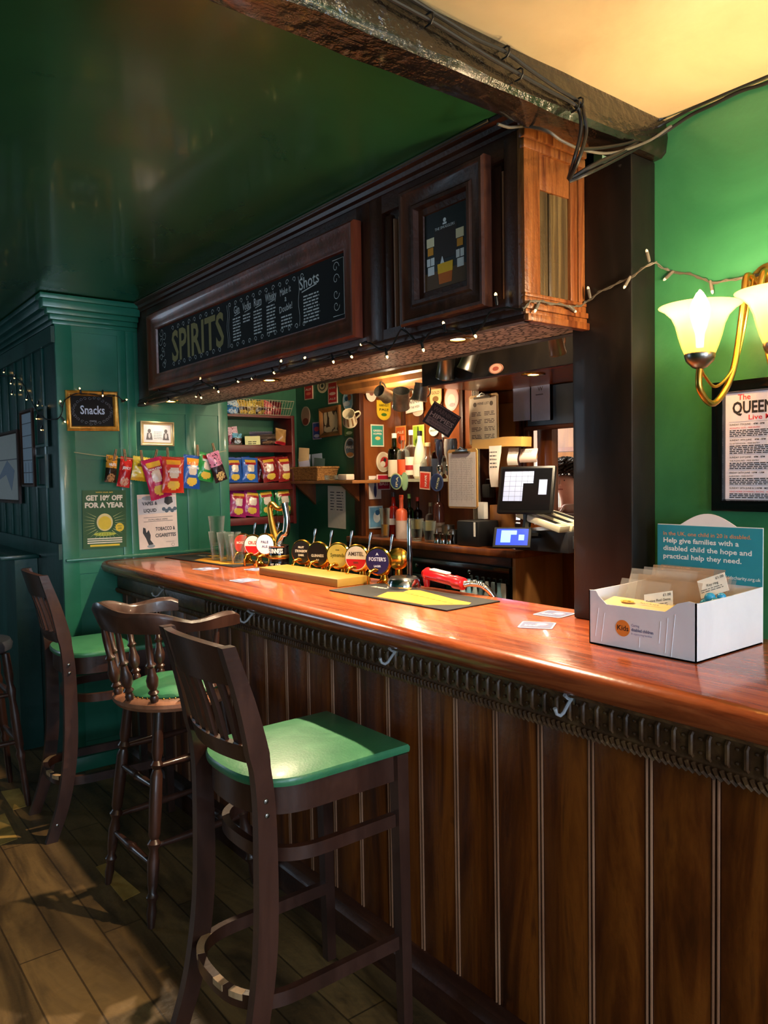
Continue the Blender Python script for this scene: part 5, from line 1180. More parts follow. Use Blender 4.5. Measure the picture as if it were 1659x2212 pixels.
b = B(); b.box(-.03, -.045, 0, .03, .045, .035, mat('d8c8b0', .6), bev=.006); o = b.done('sugar_box'); o.location = (2.62, 3.71, zs); tag(o, 'small cream carton on the wall shelf', 'carton')
T, w, h = rectat('W', IX, 709, 1050, 747, 1141, .002, -1)
b = B(); b.rect(-w/2, -h/2, w/2, h/2, .001, 'paper', .001)
for k in range(7): b.lines(-w*.36, -w*.12, h*.36-k*h*.068, 1, .01, .006, .0013, mat('4a4a50'), k+1, .05); b.lines(w*.0, w*.40, h*.36-k*h*.068, 1, .01, .006, .0013, mat('4a4a50'), k+9, .05)
o = b.done('paper_list'); o.matrix_world = T; tag(o, 'long white printed list pinned to the green wall below the shelf', 'paper')
# ================================================================ back bar cabinet
BW = 1.142; BXF = 2.65
bc_ = thing('back_bar_cabinet', 'wooden back bar with worktop, fridge doors and bottle alcove', 'cabinet', (2.8, 3.0, 0))
def bp_(b, name, lab=None): o = b.done(name, bc_, lab); o.location = (-2.8, -3.0, 0); return o
bp_(B().box(BXF, 2.415, BW-.035, 2.998, 3.765, BW, 'brown_wood', bev=.004).box(BXF+.05, 1.31, BW-.035, 2.998, 2.415, BW, 'brown_wood') if False else B().box(BXF, 2.415, BW-.035, 2.998, 3.765, BW, 'brown_wood', bev=.004), 'worktop')
bp_(B().box(2.45, 2.40, .0, 2.998, 2.42, BW-.036, 'tan_wood') if False else B().box(BXF+.012, 2.425, 0, 2.998, 2.445, BW-.036, noisy('pale_end_board', ['8d5f33', 'a87542', 'bd8850'], (8, 8, 1.4), (.35, .5), .1, 70)), 'end_panel', 'pale brown wooden end panel')
bp_(B().box(BXF+.005, 2.447, BW-.075, BXF+.02, 3.765, BW-.036, 'dark_wood'), 'rail')
bp_(B().box(BXF+.02, 2.447, 0, BXF+.34, 3.765, BW-.076, 'black').box(BXF+.004, 2.46, .98, BXF+.02, 3.76, 1.06, 'black_gloss', bev=.004), 'fridge', 'black under-counter bottle fridge')
for y0 in (2.47, 2.90, 3.33):
    bp_(B().box(BXF+.0, y0, .35, BXF+.018, y0+.42, .975, 'black_gloss', bev=.003), 'fridge_door')
for i, y in enumerate((2.72, 3.12)):
    b = B(); b.lathe([(.010, 0), (.010, .004), (.005, .006)], 'chrome', facing('W', (BXF+.003, y, 1.02)), 12); bp_(b, 'lock', 'round chrome lock')
b = B(); b.rect(-.02, -.035, .02, .035, .001, 'white', .001); 
for v in b.bm.verts: v.co = facing('W', (BXF-.001, 2.495, .95)) @ v.co
bp_(b, 'sticker', 'white sticker')
# alcove side panel, bottle shelf, cornices, pilasters
bp_(B().box(2.755, 3.72, BW+.001, 2.998, 3.765, 2.07, 'brown_wood'), 'alcove_side')
bp_(B().box(2.72, 3.70, BW+.001, 2.752, 3.768, 2.10, 'dark_wood_v', bev=.003), 'alcove_post')
bp_(B().box(2.78, 2.90, 1.463, 2.998, 3.718, 1.478, mat('b8b49c', .3, coat=.3)), 'bottle_shelf', 'pale upper bottle shelf')
b = B(); b.poly([(2.64, 1.985), (2.62, 2.0), (2.615, 2.03), (2.60, 2.04), (2.60, 2.085), (2.68, 2.085), (2.68, 1.985)], -3.76, -2.86, 'tan_wood', Tc); b.box(2.66, 2.86, 1.99, 2.998, 3.718, 2.0, 'tan_wood'); bp_(b, 'alcove_cornice', 'light brown moulded cornice')
bp_(B().box(2.66, 2.86, 2.086, 2.69, 3.765, CZ-.002, 'black_timber'), 'upper_board')
b = B(); b.box(2.86, 2.84, BW+.001, 2.998, 2.90, 1.98, 'dark_wood_v')
for k in range(5): b.tube([(2.858, 2.848+k*.011, 1.2), (2.858, 2.848+k*.011, 1.97)], .0036, mat('a89c84', .4), 6)
bp_(b, 'fluted_pilaster', 'fluted pilaster with pale flutes')
b = B()
for y in (2.93, 3.10, 3.27, 3.44, 3.61): b.box(2.985, y, 1.478, 2.999, y+.03, 1.98, 'dark_wood_v', bev=.003)
bp_(b, 'alcove_battens')
# second bay: soffit with spot, dark upper cupboard, wooden post
b = B(); b.box(2.50, 1.32, 1.925, 2.998, 2.835, 1.945, 'brown_wood'); bp_(b, 'soffit', 'brown board soffit')
bp_(B().box(2.48, 1.32, 1.93, 2.498, 2.855, CZ-.002, 'black_timber'), 'soffit_fascia')
bp_(B().box(2.955, 2.60, BW+.001, 2.998, 2.66, 1.924, 'brown_wood', bev=.004).box(2.94, 2.612, BW+.001, 2.96, 2.622, 1.924, 'dark_wood').box(2.94, 2.635, BW+.001, 2.96, 2.645, 1.924, 'dark_wood'), 'door_post')
bp_(B().box(2.965, 2.67, 1.30, 2.998, 2.835, 1.924, 'brown_wood').box(2.955, 2.69, 1.45, 2.967, 2.81, 1.86, 'tan_wood', bev=.004), 'wall_panelling')
p = at(1152, 808, Z=1.925); downlight(p, 'bright spotlight in the brown soffit over the till', 18)
downlight(Vector((2.84, 3.22, 1.99)), 'spotlight in the alcove cornice lighting the spirit bottles', 6)
point('alcove_glow', (2.60, 3.25, 1.88), 8, WARM2, .03)
# papers with blue daylight painted into their colour, on a dark cupboard front
for x0, x1, l in ((1109, 1145, 'left of two daylight-tinted sheets hung over the hatch'), (1148, 1188, 'right of two daylight-tinted sheets hung over the hatch, with a small crest')):
    T, w, h = rectat('W', 2.93, x0, 826, x1, 909, .0); b = B(); b.rect(-w/2, -h/2, w/2, h/2, .002, 'paper_daylight_tint', .002)
    if x0 > 1120: b.text('W', 0, h*.28, .0025, .03, mat('4a4a70'), .01); b.lines(-w*.25, w*.25, h*.2, 1, .01, .005, .0024, mat('5a5a80'), 2, .03)
    o = b.done('hanging_sheet'); o.matrix_world = T; tag(o, l, 'paper', 'daylight-tinted sheets over the hatch')
b = B(); b.box(2.94, 1.4, 1.72, 2.998, 2.59, 1.92, 'black_timber'); b.tube([(2.93, 1.5, 1.72), (2.93, 2.59, 1.72)], .012, 'dark_wood', 8); o = b.done('overhead_cupboard'); tag(o, 'dark cupboard over the hatch behind the hung sheets', 'cupboard')
b = B(); b.box(3.02, 2.505, 1.242, 3.07, 2.60, 1.80, 'brown_wood', bev=.004); o = b.done('hatch_post'); tag(o, 'brown upright dividing the hatch into two openings', 'post')
t = thing('added_bar_light', 'added unseen round ceiling light brightening the bar staff aisle', 'light', (2.18, 1.75, CZ))  # unseen fixture added to brighten the space behind the bar
B().lathe([(.12, -.001), (.12, -.012), (.10, -.03), (.02, -.04)], mat('fff0d8', .5, emit=4, ecol='ffdcae'), n=28).done('diffuser', t)
point('added_bar_glow', (2.18, 1.75, CZ-.09), 62, WARM2, .06)
# ---- clips in the alcove
AY = 3.719
clip_('S', AY, 813, 865, 843, 908, 's', 'e8c23a', 'f0cf2c', 'yellow HARVEST PALE shield pump clip on the alcove side', (('HARVEST', .25, .17, '3a2c10'), ('PALE', .03, .17, '3a2c10')), dblob('4a7a2a', 0, -.22, .2, .08))
clip_('S', AY, 800, 917, 828, 965, 'r', 'e4dfc0', '2fa090', 'teal GREEN HOPPER card pump clip on the alcove side', (('GREEN', .22, .12, 'f2f0dc'), ('HOPPER', .08, .12, 'f2f0dc')), dblob('e0c878', .02, -.12, .2, .08))
clip_('S', AY, 812, 976, 842, 1020, 'o', 'e8dcc0', 'd8c8a8', 'round cream and red pump clip low on the alcove side', (), dmix(dblob('b8322a', .08, 0, .3, .26), dblob('efe6d0', -.05, -.1, .18, .14), dblob('3a2c28', .1, .1, .1, .1)))
clip_('S', AY, 796, 1028, 822, 1078, 'r', 'efe0d8', 'ecdcd0', 'white card pump clip with a dark tower shape on the alcove side', (), dmix(dblob('3a3a6a', 0, -.15, .12, .28), dblob('3a3a6a', 0, .18, .06, .2)))
clip_('S', AY-.03, 813, 1025, 842, 1058, 'r', 'f0d8d0', 'b81a38', 'crimson square pump clip with sideways lettering on the alcove side', (('BASS', -.1, .3, 'f2d8d0'),))
clip_('S', AY, 796, 1093, 826, 1141, 'r', 'b8ccdc', '6aa0c8', 'blue card pump clip at the bottom of the alcove side', (), dmix(dblob('e0ecf2', .05, 0, .25, .25), dblob('2a5a8a', .1, .2, .16, .12)))
AX = 2.984
clip_('W', AX, 856, 920, 878, 975, 's', 'e8a050', 'e0662a', 'orange crested pump clip behind the spirit bottles', (('ALE', .25, .14, 'f2e0c0'),), dblob('7a2c14', 0, -.05, .24, .16))
clip_('W', AX, 893, 918, 917, 965, 'r', 'e8e070', 'a8cc3a', 'lime and yellow card pump clip behind the spirit bottles', (), dmix(dblob('2a3a1a', 0, .25, .06, .2), dblob('6a9a3a', 0, -.25, .3, .12)))
clip_('W', 2.97, 877, 856, 914, 890, 'r', 'f4ecd8', 'fbf4e4', 'bright white rectangular sign hung at the top of the bottle alcove', (('WINE', .15, .3, '6a6258'), ('OF THE WEEK', -.2, .2, '6a6258')), roll=4, name='small_sign', cat='sign', grp=None)
clip_('W', AX, 893, 880, 915, 899, 'o', 'f0dccc', 'e8c8b0', 'round cream pump clip just below the bright white sign', ())
clip_('W', AX, 930, 835, 955, 880, 's', 'd8b070', 'e0bc80', 'gold crest-shaped pump clip high in the bottle alcove', (('GOLD', .2, .2, '6a4420'),), dblob('7a5a30', 0, -.1, .26, .14))
clip_('W', AX, 928, 918, 948, 942, 'o', 'e2e0d4', 'cfd8cc', 'small pale round pump clip left of the WARNING sign', (('BREW', 0, .25, '4a5a4a'),))
clip_('W', 2.84, 962, 835, 992, 888, 'o', 'b86a58', 'c88272', 'pink oval pump clip above the WARNING sign', (), dmix(dblob('e0a890', 0, -.05, .28, .24), dblob('8a3c34', .05, -.25, .2, .08)))
clip_('W', 2.46, 1058, 785, 1088, 808, 'o', '8a5a48', 'd8a088', 'pink oval pump clip beside the hanging tankards', (), dblob('9a4a3a', 0, 0, .22, .2))
clip_('W', 2.74, 893+0, 1020, 932, 1055, 's', 'e8bca8', 'd83a2a', 'red shield pump clip lying sideways under the bottle shelf', (('HAWK', .12, .26, 'f8e8dc'),), roll=90) if False else None
clip_('W', 2.72, 907, 1021, 932, 1055, 'r', 'e8bca8', 'd83a2a', 'red pump clip with sideways lettering under the bottle shelf', (('HAWK', -.1, .3, 'f8e8dc'),), roll=86)
clip_('W', 2.72, 846, 1020, 868, 1060, 'o', 'a8c08a', '2c4a7a', 'blue and green round pump clip under the bottle shelf', (('IPA', -.1, .26, 'e8e0c0'),), roll=80)
clip_('W', 2.73, 868, 1020, 882, 1060, 'o', '8ab08a', 'a8cc9a', 'narrow pale green pump clip beside the blue round one', ())
clip_('W', 2.71, 932, 1022, 958, 1062, 'o', '3a4a7a', '1c2c54', 'navy round pump clip with pale lettering beside the hanging clipboard', (('PORTER', -.1, .2, 'd8d8b0'),), roll=70)
# WARNING HIPPIES sign
T, w, h = rectat('W', 2.80, 921, 878, 992, 930, .0, 0)
w = .225; h = .165
w, h = .165, .125; T = facing(222, at(954, 906, X=2.74), -33)
b = B(); b.rect(-w/2, -h/2, w/2, h/2, .003, mat('2c2530', .6), .003); z = .0036; tw = mat('a89a9c', .7)
b.rect(-w/2+.005, h/2-.007, w/2-.005, h/2-.005, z, tw); b.text('WARNING', 0, h*.17, z, .034, mat('6a5e62', .7), .02, width=w*.82); b.text('HIPPIES', 0, -h*.10, z, .034, tw, .03, width=w*.86)
b.rect(-w*.42, -h*.42, w*.42, -h*.14, z, mat('8a7e84', .7)); b.text('USE SIDE ENTRANCE', 0, -h*.25, z+.0006, .014, mat('2c2530'), .02, width=w*.76); b.text('PEACE AND LOVE', 0, -h*.38, z+.0006, .014, mat('2c2530'), .02, width=w*.6)
o = b.done('warning_sign'); o.matrix_world = T; tag(o, 'dark tilted WARNING HIPPIES sign hanging by the bottle alcove', 'sign')
# ---- hanging tankards
def tankard(T, label, m='pewter', s=1., fl=0., stripes=None, grp='hanging tankards'):
    s *= .84
    t = thing('tankard', label, 'tankard', T, grp)
    b = B(); r0, r1, h = .046*s, (.040-fl)*s+fl*2*s*.0, .105*s
    pr = [(r0*1.06, 0), (r0*1.06, .006), (r0, .010), ((r0+r1)/2-fl*.3, h*.5), (r1, h*.9), (r1*1.04, h)]
    b.lathe([(.001, 0)]+pr+[(r1*.96, h), (r0*.88, .012), (.001, .011)], m, I4, 24, cap=False)
    if stripes:
        for k in range(9): a = 2*PI*k/9; b.raw([((r0*1.01-(r0-r1)*q)*math.cos(a+d), (r0*1.01-(r0-r1)*q)*math.sin(a+d), .012+q*h*.85) for d, q in ((-.12, 0), (.12, 0), (.12, 1), (-.12, 1))], [(0, 1, 2, 3)], stripes)
    b.done('body', t); b = B(); b.tube(crv([(r1*.97, 0, h*.88), (r1+.03*s, 0, h*.86), (r1+.036*s, 0, h*.5), (r0, 0, h*.2)], 18), .0055*s, m, 8); b.done('handle', t); return t
def hangT(x, y, X, rx, ry, rz=0): return Tr(at(x, y, X=X)) @ Matrix.Rotation(math.radians(rz), 4, 'Z') @ Matrix.Rotation(math.radians(rx), 4, 'X') @ Matrix.Rotation(math.radians(ry), 4, 'Y')
tankard(hangT(756, 912, 2.66, 55, -35), 'cream tankard with brown stripes hanging on the green wall', mat('c8bc9c', .35), 1.05, stripes=mat('7a5a38', .4))
tankard(hangT(838, 858, 2.56, -10, -70, 20), 'pale tankard hanging at the left end of the alcove cornice', 'pewter', .95)
tankard(hangT(866, 880, 2.55, 30, -20), 'wide-based dull metal tankard hanging second along the alcove', 'pewter', 1.1, -.006)
tankard(hangT(905, 866, 2.56, 8, 6), 'dark tankard hanging upright near the alcove spotlight', 'pewter', 1.0)
tankard(hangT(962, 815, 2.44, 25, -15), 'large polished tankard hanging by the canopy, left of a pair', 'steel', 1.12)
tankard(hangT(1005, 800, 2.44, 20, 12), 'polished tankard hanging by the canopy, right of a pair', 'steel', 1.0)
tankard(hangT(1205, 765, 2.05, 10, -25), 'pinkish tankard hanging near the top of the black post', mat('8a6e5e', .3, .6), .7)
clip_('S', 3.68, 790, 832, 812, 868, 'o', 'e8dccc', 'e8d0bc', 'white oval badge hanging behind the leftmost alcove tankard', (), dblob('8a5a4a', 0, 0, .2, .14))
# ---- bottles
def bottle(x, X, zb, h, r, m, label, neck='black', lab=None, labc='efe6d0', nk=.30, shape=0, band=None, y_=None, grp='spirit bottles'):
    c = at(x, 1100, X=X); T = Tr(X, c.y, zb+.0005); t = thing('bottle', label, 'bottle', T, grp)
    b = B()
    if shape == 0: pr = [(r*.9, 0), (r, .006), (r, h*.60), (r*.85, h*.66), (r*.38, h*(1-nk)), (r*.32, h*.97), (r*.36, h*.98)]
    elif shape == 1: pr = [(r*.8, 0), (r*.9, .006), (r*1.0, h*.3), (r*.7, h*.62), (r*.36, h*.80), (r*.32, h*.97), (r*.34, h*.98)]
    else: pr = [(r*.7, 0), (r*.9, .01), (r, h*.25), (r*.9, h*.45), (r*.4, h*.62), (r*.3, h*.70), (r*.3, h*.97), (r*.33, h*.98)]
    b.lathe(pr, m, I4, 20); b.done('body', t)
    b = B(); rr = pr[-1][0]*1.08; b.lathe([(rr, h*.90), (rr, h), (rr*.8, h*1.005)], neck if neck in M else mat(neck, .4), I4, 14); b.done('cap', t)
    if lab:
        b = B(); b.lathe([(r*1.012, h*lab[0]), (r*1.012, h*lab[1])], mat(labc, .5), I4, 20, cap=False)
        if band: b.lathe([(r*1.02, h*(lab[0]+.10)), (r*1.02, h*(lab[0]+.2))], mat(band, .5), I4, 20, cap=False)
        b.done('label', t)
    return t
Z1 = 1.4785
bottle(854, 2.88, Z1, .27, .040, 'glass_green', 'dark green bottle with a cream label, leftmost on the bottle shelf', 'efe8dc', (.05, .42), 'e8dcc0')
bottle(873, 2.86, Z1, .25, .036, 'glass', 'clear bottle with an orange label on the bottle shelf', 'd84a24', (.10, .45), 'e2582c')
bottle(890, 2.88, Z1, .28, .036, 'glass', 'tall clear bottle with a white cap and pale label on the bottle shelf', 'f0ece4', (.08, .45), 'efe6d0', band='b02a2a')
bottle(909, 2.87, Z1, .27, .040, mat('e6dcc0', .3, coat=.4), 'milky white bottle with a dark pourer on the bottle shelf', '14141c', (.05, .3), 'f2ead8', shape=1)
bottle(926, 2.86, Z1, .20, .048, 'glass', 'squat round bottle with a dark label on the bottle shelf', 'd8c090', (.06, .34), '1c2434', shape=2)
bottle(945, 2.88, Z1, .22, .030, 'glass_brown', 'slim dark bottle beside the optics on the bottle shelf', '1c1c24', (.1, .5), '2c3448')
bottle(962, 2.87, Z1, .25, .036, 'glass', 'clear bottle with a silver label, right end of the bottle shelf', 'c8c8cc', (.1, .5), 'b8b8b4')
bottle(850, 2.80, BW, .26, .033, 'cider', 'dark red bottle with a white label on the worktop', '141016', (.28, .42), 'e0dcd8')
bottle(867, 2.76, BW, .245, .034, mat('d8603c', .35, coat=.3), 'frosted bottle with a bright orange top, frontmost on the worktop', 'e2542c', (.0, .42), 'cdb8ac', shape=0)
bottle(884, 2.84, BW, .25, .026, 'glass_green', 'green bottle with a green cap on the worktop', '7aa050', (.2, .4), 'd8d0a8')
bottle(902, 2.90, BW, .23, .028, 'glass_brown', 'brown bottle with a red cap at the back of the worktop', 'd8402c', (.2, .45), 'b89858')
bottle(930, 2.90, BW, .20, .030, 'glass', 'short bottle with a yellow label at the back of the worktop', 'a8a078', (.2, .5), 'd8c890')
bottle(948, 2.84, BW, .30, .030, mat('3a1c18', .15, coat=.4), 'tall dark rum bottle in front of the hanging clipboard', '141414', (.15, .32), '5a4c44')
def glassat(x, X, label, h, r, **k): return pint(Tr(X, at(x, 1150, X=X).y, BW+.0005), label, 'glasses on the back worktop', h, r, name='tumbler', **k)
glassat(832, 2.74, 'tall glass of amber drink at the left of the back worktop', .17, .032, fill=('beer', .45))
glassat(900, 2.72, 'empty tumbler behind the beer taps on the back worktop', .12, .040)
glassat(927, 2.715, 'tumbler of dark cola on the back worktop', .11, .038, fill=('cola', .55))
for i, x in enumerate((945, 958, 972)):
    b = B(); b.lathe([(.018, 0), (.020, .002), (.016, .022), (.022, .05), (.021, .05), (.014, .024), (.001, .022)], 'chrome', I4, 20, cap=False); o = b.done('spirit_measure'); o.location = (2.69, at(x, 1168, X=2.69).y, BW+.0005); tag(o, ['chrome spirit measure next to the cola tumbler', 'middle chrome spirit measure of three', 'chrome spirit measure next to the black box'][i], 'measure', 'spirit measures')
tankard(Tr(2.74, at(978, 1150, X=2.74).y, BW+.001) @ Rz(200), 'silver tankard standing beside the black box on the worktop', 'steel', .8, grp='worktop silverware')
tankard(Tr(2.80, at(968, 1130, X=2.80).y, BW+.001) @ Rz(120), 'silver tankard standing behind another on the worktop', 'steel', 1.0, grp='worktop silverware')
# optics
for i, (x, c) in enumerate(((950, '2a3048'), (968, 'b8b0a8'), (980, '4a5260'))):
    t = thing('optic', ['dark', 'silver', 'grey'][i]+' spirit optic hanging in the right side of the alcove', 'optic', Tr(2.82, at(x, 1000, X=2.82).y, 1.52), 'spirit optics')
    B().lathe([(.006, -.05), (.010, -.03), (.016, -.02), (.018, .02), (.012, .03)], 'chrome', I4, 14).done('measure', t)
    B().lathe([(.008, .03), (.010, .06), (.020, .09), (.022, .15), (.017, .17)], mat(c, .2, coat=.5), I4, 16).done('upturned_bottle', t); B().box(.02, -.015, .05, .05, .015, .07, 'steel').done('bracket', t)
# ---- clipboards
def clipboard(face, X, x0, y0, x1, y1, label, lines=True, back='c8a05a', clipm='steel'):
    T, w, h = rectat(face, X, x0, y0, x1, y1, 0); t = thing('clipboard', label, 'clipboard', T)
    b = B(); b.poly([(-w/2+.01, -h/2), (w/2-.01, -h/2), (w/2, -h/2+.01), (w/2, h/2-.01), (w/2-.01, h/2), (-w/2+.01, h/2), (-w/2, h/2-.01), (-w/2, -h/2+.01)], 0, .004, mat(back, .6)); b.done('board', t)
    b = B(); b.rect(-w*.46, -h*.47, w*.45, h*.44, .006, mat('f1e2c4' if lines else 'cfc6c0', .7), .0015)
    z = .0064; dk = mat('6a5844', .7)
    if lines:
        b.text('WINE LIST', 0, h*.30, z, .018, dk, .01); b.disc(-w*.28, h*.31, .012, z+.0002, dk, n=10); b.disc(w*.28, h*.31, .012, z+.0002, dk, n=10)
        for k in range(4): b.lines(-w*.40, -w*.04, h*.16-k*h*.15, 3, h*.03, h*.014, z, dk, k, .03); b.lines(w*.04, w*.40, h*.16-k*h*.15, 3, h*.03, h*.014, z, dk, k+5, .03)
    else:
        for k in range(5): b.rect(-w*.36+k*w*.17, -h*.40, -w*.357+k*w*.17, h*.36, z, mat('9a9290', .7), .0003)
        b.lines(-w*.40, w*.40, h*.34, 24, h*.03, .0018, z, mat('a09894', .7), 3, .02)
    b.done('sheet', t, 'printed sheet')
    b = B(); b.tube([(-w*.28, h*.44, .010), (w*.28, h*.44, .010)], .006, clipm, 8); b.box(-w*.20, h*.44, .006, w*.20, h*.50, .010, clipm, bev=.001); b.tube([(-w*.10, h*.49, .01), (0, h*.53, .014), (w*.10, h*.49, .01)], .004, clipm, 6); b.done('clip', t)
clipboard('W', 2.83, 1014, 852, 1077, 962, 'clipboard with a cream wine list hung beside the fluted pilaster')
clipboard('W', 2.50, 968, 970, 1032, 1098, 'clipboard with a faded ruled sheet hanging in front of the bottles', False, 'b98a4a')
# ---- till area
b = B(); b.tube(crv([(0, -.16, 0), (0, -.05, .004), (0, .05, -.003), (0, .16, .002)], 16), 0, mat('c89a50', .5), flat=(.07, .045)); o = b.done('cardboard_tray'); o.location = at(1082, 957, X=2.72); tag(o, 'yellow-brown folded cardboard tray above the till', 'tray')
def sheet(x0, y0, x1, y1, X, label, c='e6dcd4', taper=1., lines=5, name='till_receipt', cat='receipt', grp='receipts hung above the till', roll=0):
    T, w, h = rectat('W', X, x0, y0, x1, y1, 0, roll); b = B(); n = 6; vs = []; fs = []
    for i in range(n+1):
        v = i/n; ww = w/2*(taper+(1-taper)*v); zz = .006*math.sin(v*5)
        for s, q in ((-1, 0), (1, 0), (1, .0008), (-1, .0008)): vs.append((s*ww, -h/2+h*v, zz+q))
    for i in range(n):
        for q in range(4): fs.append((4*i+q, 4*i+(q+1) % 4, 4*i+4+(q+1) % 4, 4*i+4+q))
    fs += [(3, 2, 1, 0), (4*n, 4*n+1, 4*n+2, 4*n+3)]
    b.raw(vs, fs, mat(c, .7)); b.lines(-w*.3, w*.3, h*.36, lines, h*.09, h*.03, .0075, mat('4a4a50'), 4, .012)
    o = b.done(name); o.matrix_world = T; return tag(o, label, cat, grp)
sheet(1055, 963, 1082, 1052, 2.66, 'long receipt tapering down beside the till screen', taper=.6)
sheet(1097, 968, 1119, 1005, 2.70, 'short blank receipt above the till screen', lines=0)
sheet(1123, 969, 1160, 999, 2.72, 'pale printed note stuck above the till screen', 'd8c0b8', lines=2, name='pinned_note', cat='note', grp=None)
# till screen
sc_ = at(1135, 1057, X=2.66); Ts = Tr(sc_) @ facing(180+22, (0, 0, 0)) @ Matrix.Rotation(math.radians(-16), 4, 'X')
t = thing('till_screen', 'large black till monitor tilted back, showing grey button blocks', 'monitor', Ts)
w, h = .262, .221
b = B(); b.box(-w/2, -h/2, -.03, w/2, h/2, 0, 'black', bev=.006); b.done('casing', t)
b = B(); b.rect(-w/2+.012, -h/2+.014, w/2-.012, h/2-.012, .001, mat('0c0d12', .2, coat=.3), .001); sm = mat('9aa6c8', .3, emit=.45, ecol='8f9dc4')
b.poly([(-.105, .085), (.035, .085), (.035, .028), (-.012, .028), (-.012, -.055), (-.105, -.055)], .001, .0015, sm); b.poly([(.062, .045), (.100, .045), (.100, -.025), (.062, -.025)], .001, .0015, sm)
for k in range(6): b.rect(-.105, .085-.0235*k-.001, .035 if k < 3 else -.012, .085-.0235*k, .0018, mat('4a5070'), .0002)
for k in range(5): b.rect(-.105+.028*k, -.055 if k < 4 else .028, -.104+.028*k, .085, .0018, mat('4a5070'), .0002)
b.done('display', t, 'lit display with grey keypad blocks')
b = B(); b.tube([(0, -.05, -.03), (0, -.13, -.06), (0, -.20, -.05)], .02, 'black', 8); b.box(-.06, -.205, -.16, .06, -.19, -.05, 'black'); b.done('stand', t)
# cash drawer (front faces the bar), coin trays, tablet, black box
dx = 2.585
pz = BW
cdr = thing('cash_drawer', 'grey-black cash drawer with a keyhole at the end of the back worktop', 'cash drawer', (2.87, 2.36, pz+.001))
p0 = at(1157, 1185, Z=BW); 
B().box(-.16, -.20, 0, .125, .115, .095, mat('34353c', .4), bev=.004).done('body', cdr)
b = B(); b.box(-.13, -.206, .018, .118, -.199, .075, mat('45464e', .4), bev=.002); b.box(-.10, -.209, .045, .04, -.205, .050, 'black'); b.lathe([(.008, 0), (.006, .003)], 'steel', Tr(.07, -.206, .035) @ Matrix.Rotation(PI/2, 4, 'X'), 12); b.done('front', cdr)
for i in range(3):
    yy = 2.36+.0
    b = B(); b.box(-.035, -.13, 0, .035, .13, .03, mat('fff2d4', .5), bev=.004); b.box(-.020, -.09, .030, .020, .09, .0305, 'black'); b.box(-.02, -.125, .029, .02, -.10, .032, mat('d8cca8', .5))
    o = b.done('coin_tray'); o.matrix_world = Tr(2.70+.085*i, 2.30, pz+.125) @ Matrix.Rotation(math.radians(14), 4, 'X'); tag(o, ['left', 'middle', 'right'][i]+' of three cream coin trays on the cash drawer', 'tray', 'coin trays on the cash drawer')
Tt = Tr(at(1106, 1160, X=2.59)) @ facing(180+34, (0, 0, 0)) @ Matrix.Rotation(math.radians(-38), 4, 'X')
t = thing('card_tablet', 'small rugged tablet with a glowing blue screen on the worktop', 'tablet', Tt)
B().box(-.085, -.055, -.014, .085, .055, 0, 'black_rubber', bev=.005).done('case', t)
b = B(); b.rect(-.072, -.044, .072, .044, .001, mat('2a3fb0', .2, emit=.7, ecol='3048c8'), .001); lb = mat('7fb0ff', .2, emit=1.1, ecol='78a8ff')
b.poly([(-.05, .035), (.02, .035), (.02, .012), (-.006, .012), (-.006, -.03), (-.05, -.03)], .001, .0014, lb); b.poly([(.03, .012), (.055, .012), (.055, -.018), (.03, -.018)], .001, .0014, lb); b.done('screen', t, 'glowing blue screen')
t = thing('black_box', 'black cube-shaped receipt printer on the back worktop', 'printer', Tr(2.75, at(1032, 1160, X=2.75).y, BW+.001) @ Rz(0))
B().box(-.075, -.075, 0, .075, .075, .125, mat('0b0b0d', .5), bev=.008).done('casing', t)
b = B(); b.box(-.0765, -.060, .05, -.075, -.048, .12, 'white'); b.done('sticker', t, 'white strip sticker')
b = B(); b.box(-.05, -.04, 0, .05, .04, .14, 'tan_wood', bev=.002); o = b.done('brown_carton'); o.location = (2.88, at(1085, 1100, X=2.88).y, BW+.06); tag(o, 'plain brown carton behind the till screen', 'carton')
b = B(); b.box(-.05, -.12, 0, .05, .12, .058, 'black', bev=.003); o = b.done('low_black_box'); o.location = (2.88, at(1075, 1120, X=2.88).y, BW+.001); tag(o, 'low black box under the brown carton', 'box')
b = B(); b.box(-.015, -.022, 0, .015, .022, .085, 'white', bev=.002); o = b.done('white_carton'); o.location = (2.80, at(1043, 1097, X=2.80).y, BW+.13); tag(o, 'small white upright carton on the black printer', 'carton')
b = B(); b.box(-.02, -.028, 0, .02, .028, .07, 'black_rubber', bev=.006); b.tube([(0, -.02, .07), (0, -.015, .095), (0, .015, .095), (0, .02, .07)], .004, 'black', 6); o = b.done('card_reader'); o.location = at(1055, 1075, X=2.88); tag(o, 'black handled card reader beside the long receipt', 'card reader')
# glasses seen in the fridge door
for i in range(7):
    x = 1000+13*i; m_ = ['d8e8f0', '8ac0d8', 'c8d8dc', '6a8a94', 'e0e8e8', '9ab4bc', '7aa0b0'][i]
    b = B(); b.lathe([(.018, 0), (.019, .01), (.019, .11), (.009, .15), (.009, .19)], mat(m_, .15, coat=.5), I4, 14); o = b.done('bottle'); o.location = (BXF-.03, at(x, 1280, X=BXF-.03).y, .80); tag(o, ['white', 'light blue', 'silver', 'slate', 'clear white', 'grey blue', 'dusty blue'][i]+' bottle in the row by the fridge door', 'bottle', 'bottles in front of the fridge')
b = B(); b.box(BXF-.07, 2.5, .78, BXF-.001, 2.95, .80, 'steel'); o = b.done('bottle_rack'); tag(o, 'steel rack shelf on the fridge door holding pale bottles', 'rack')
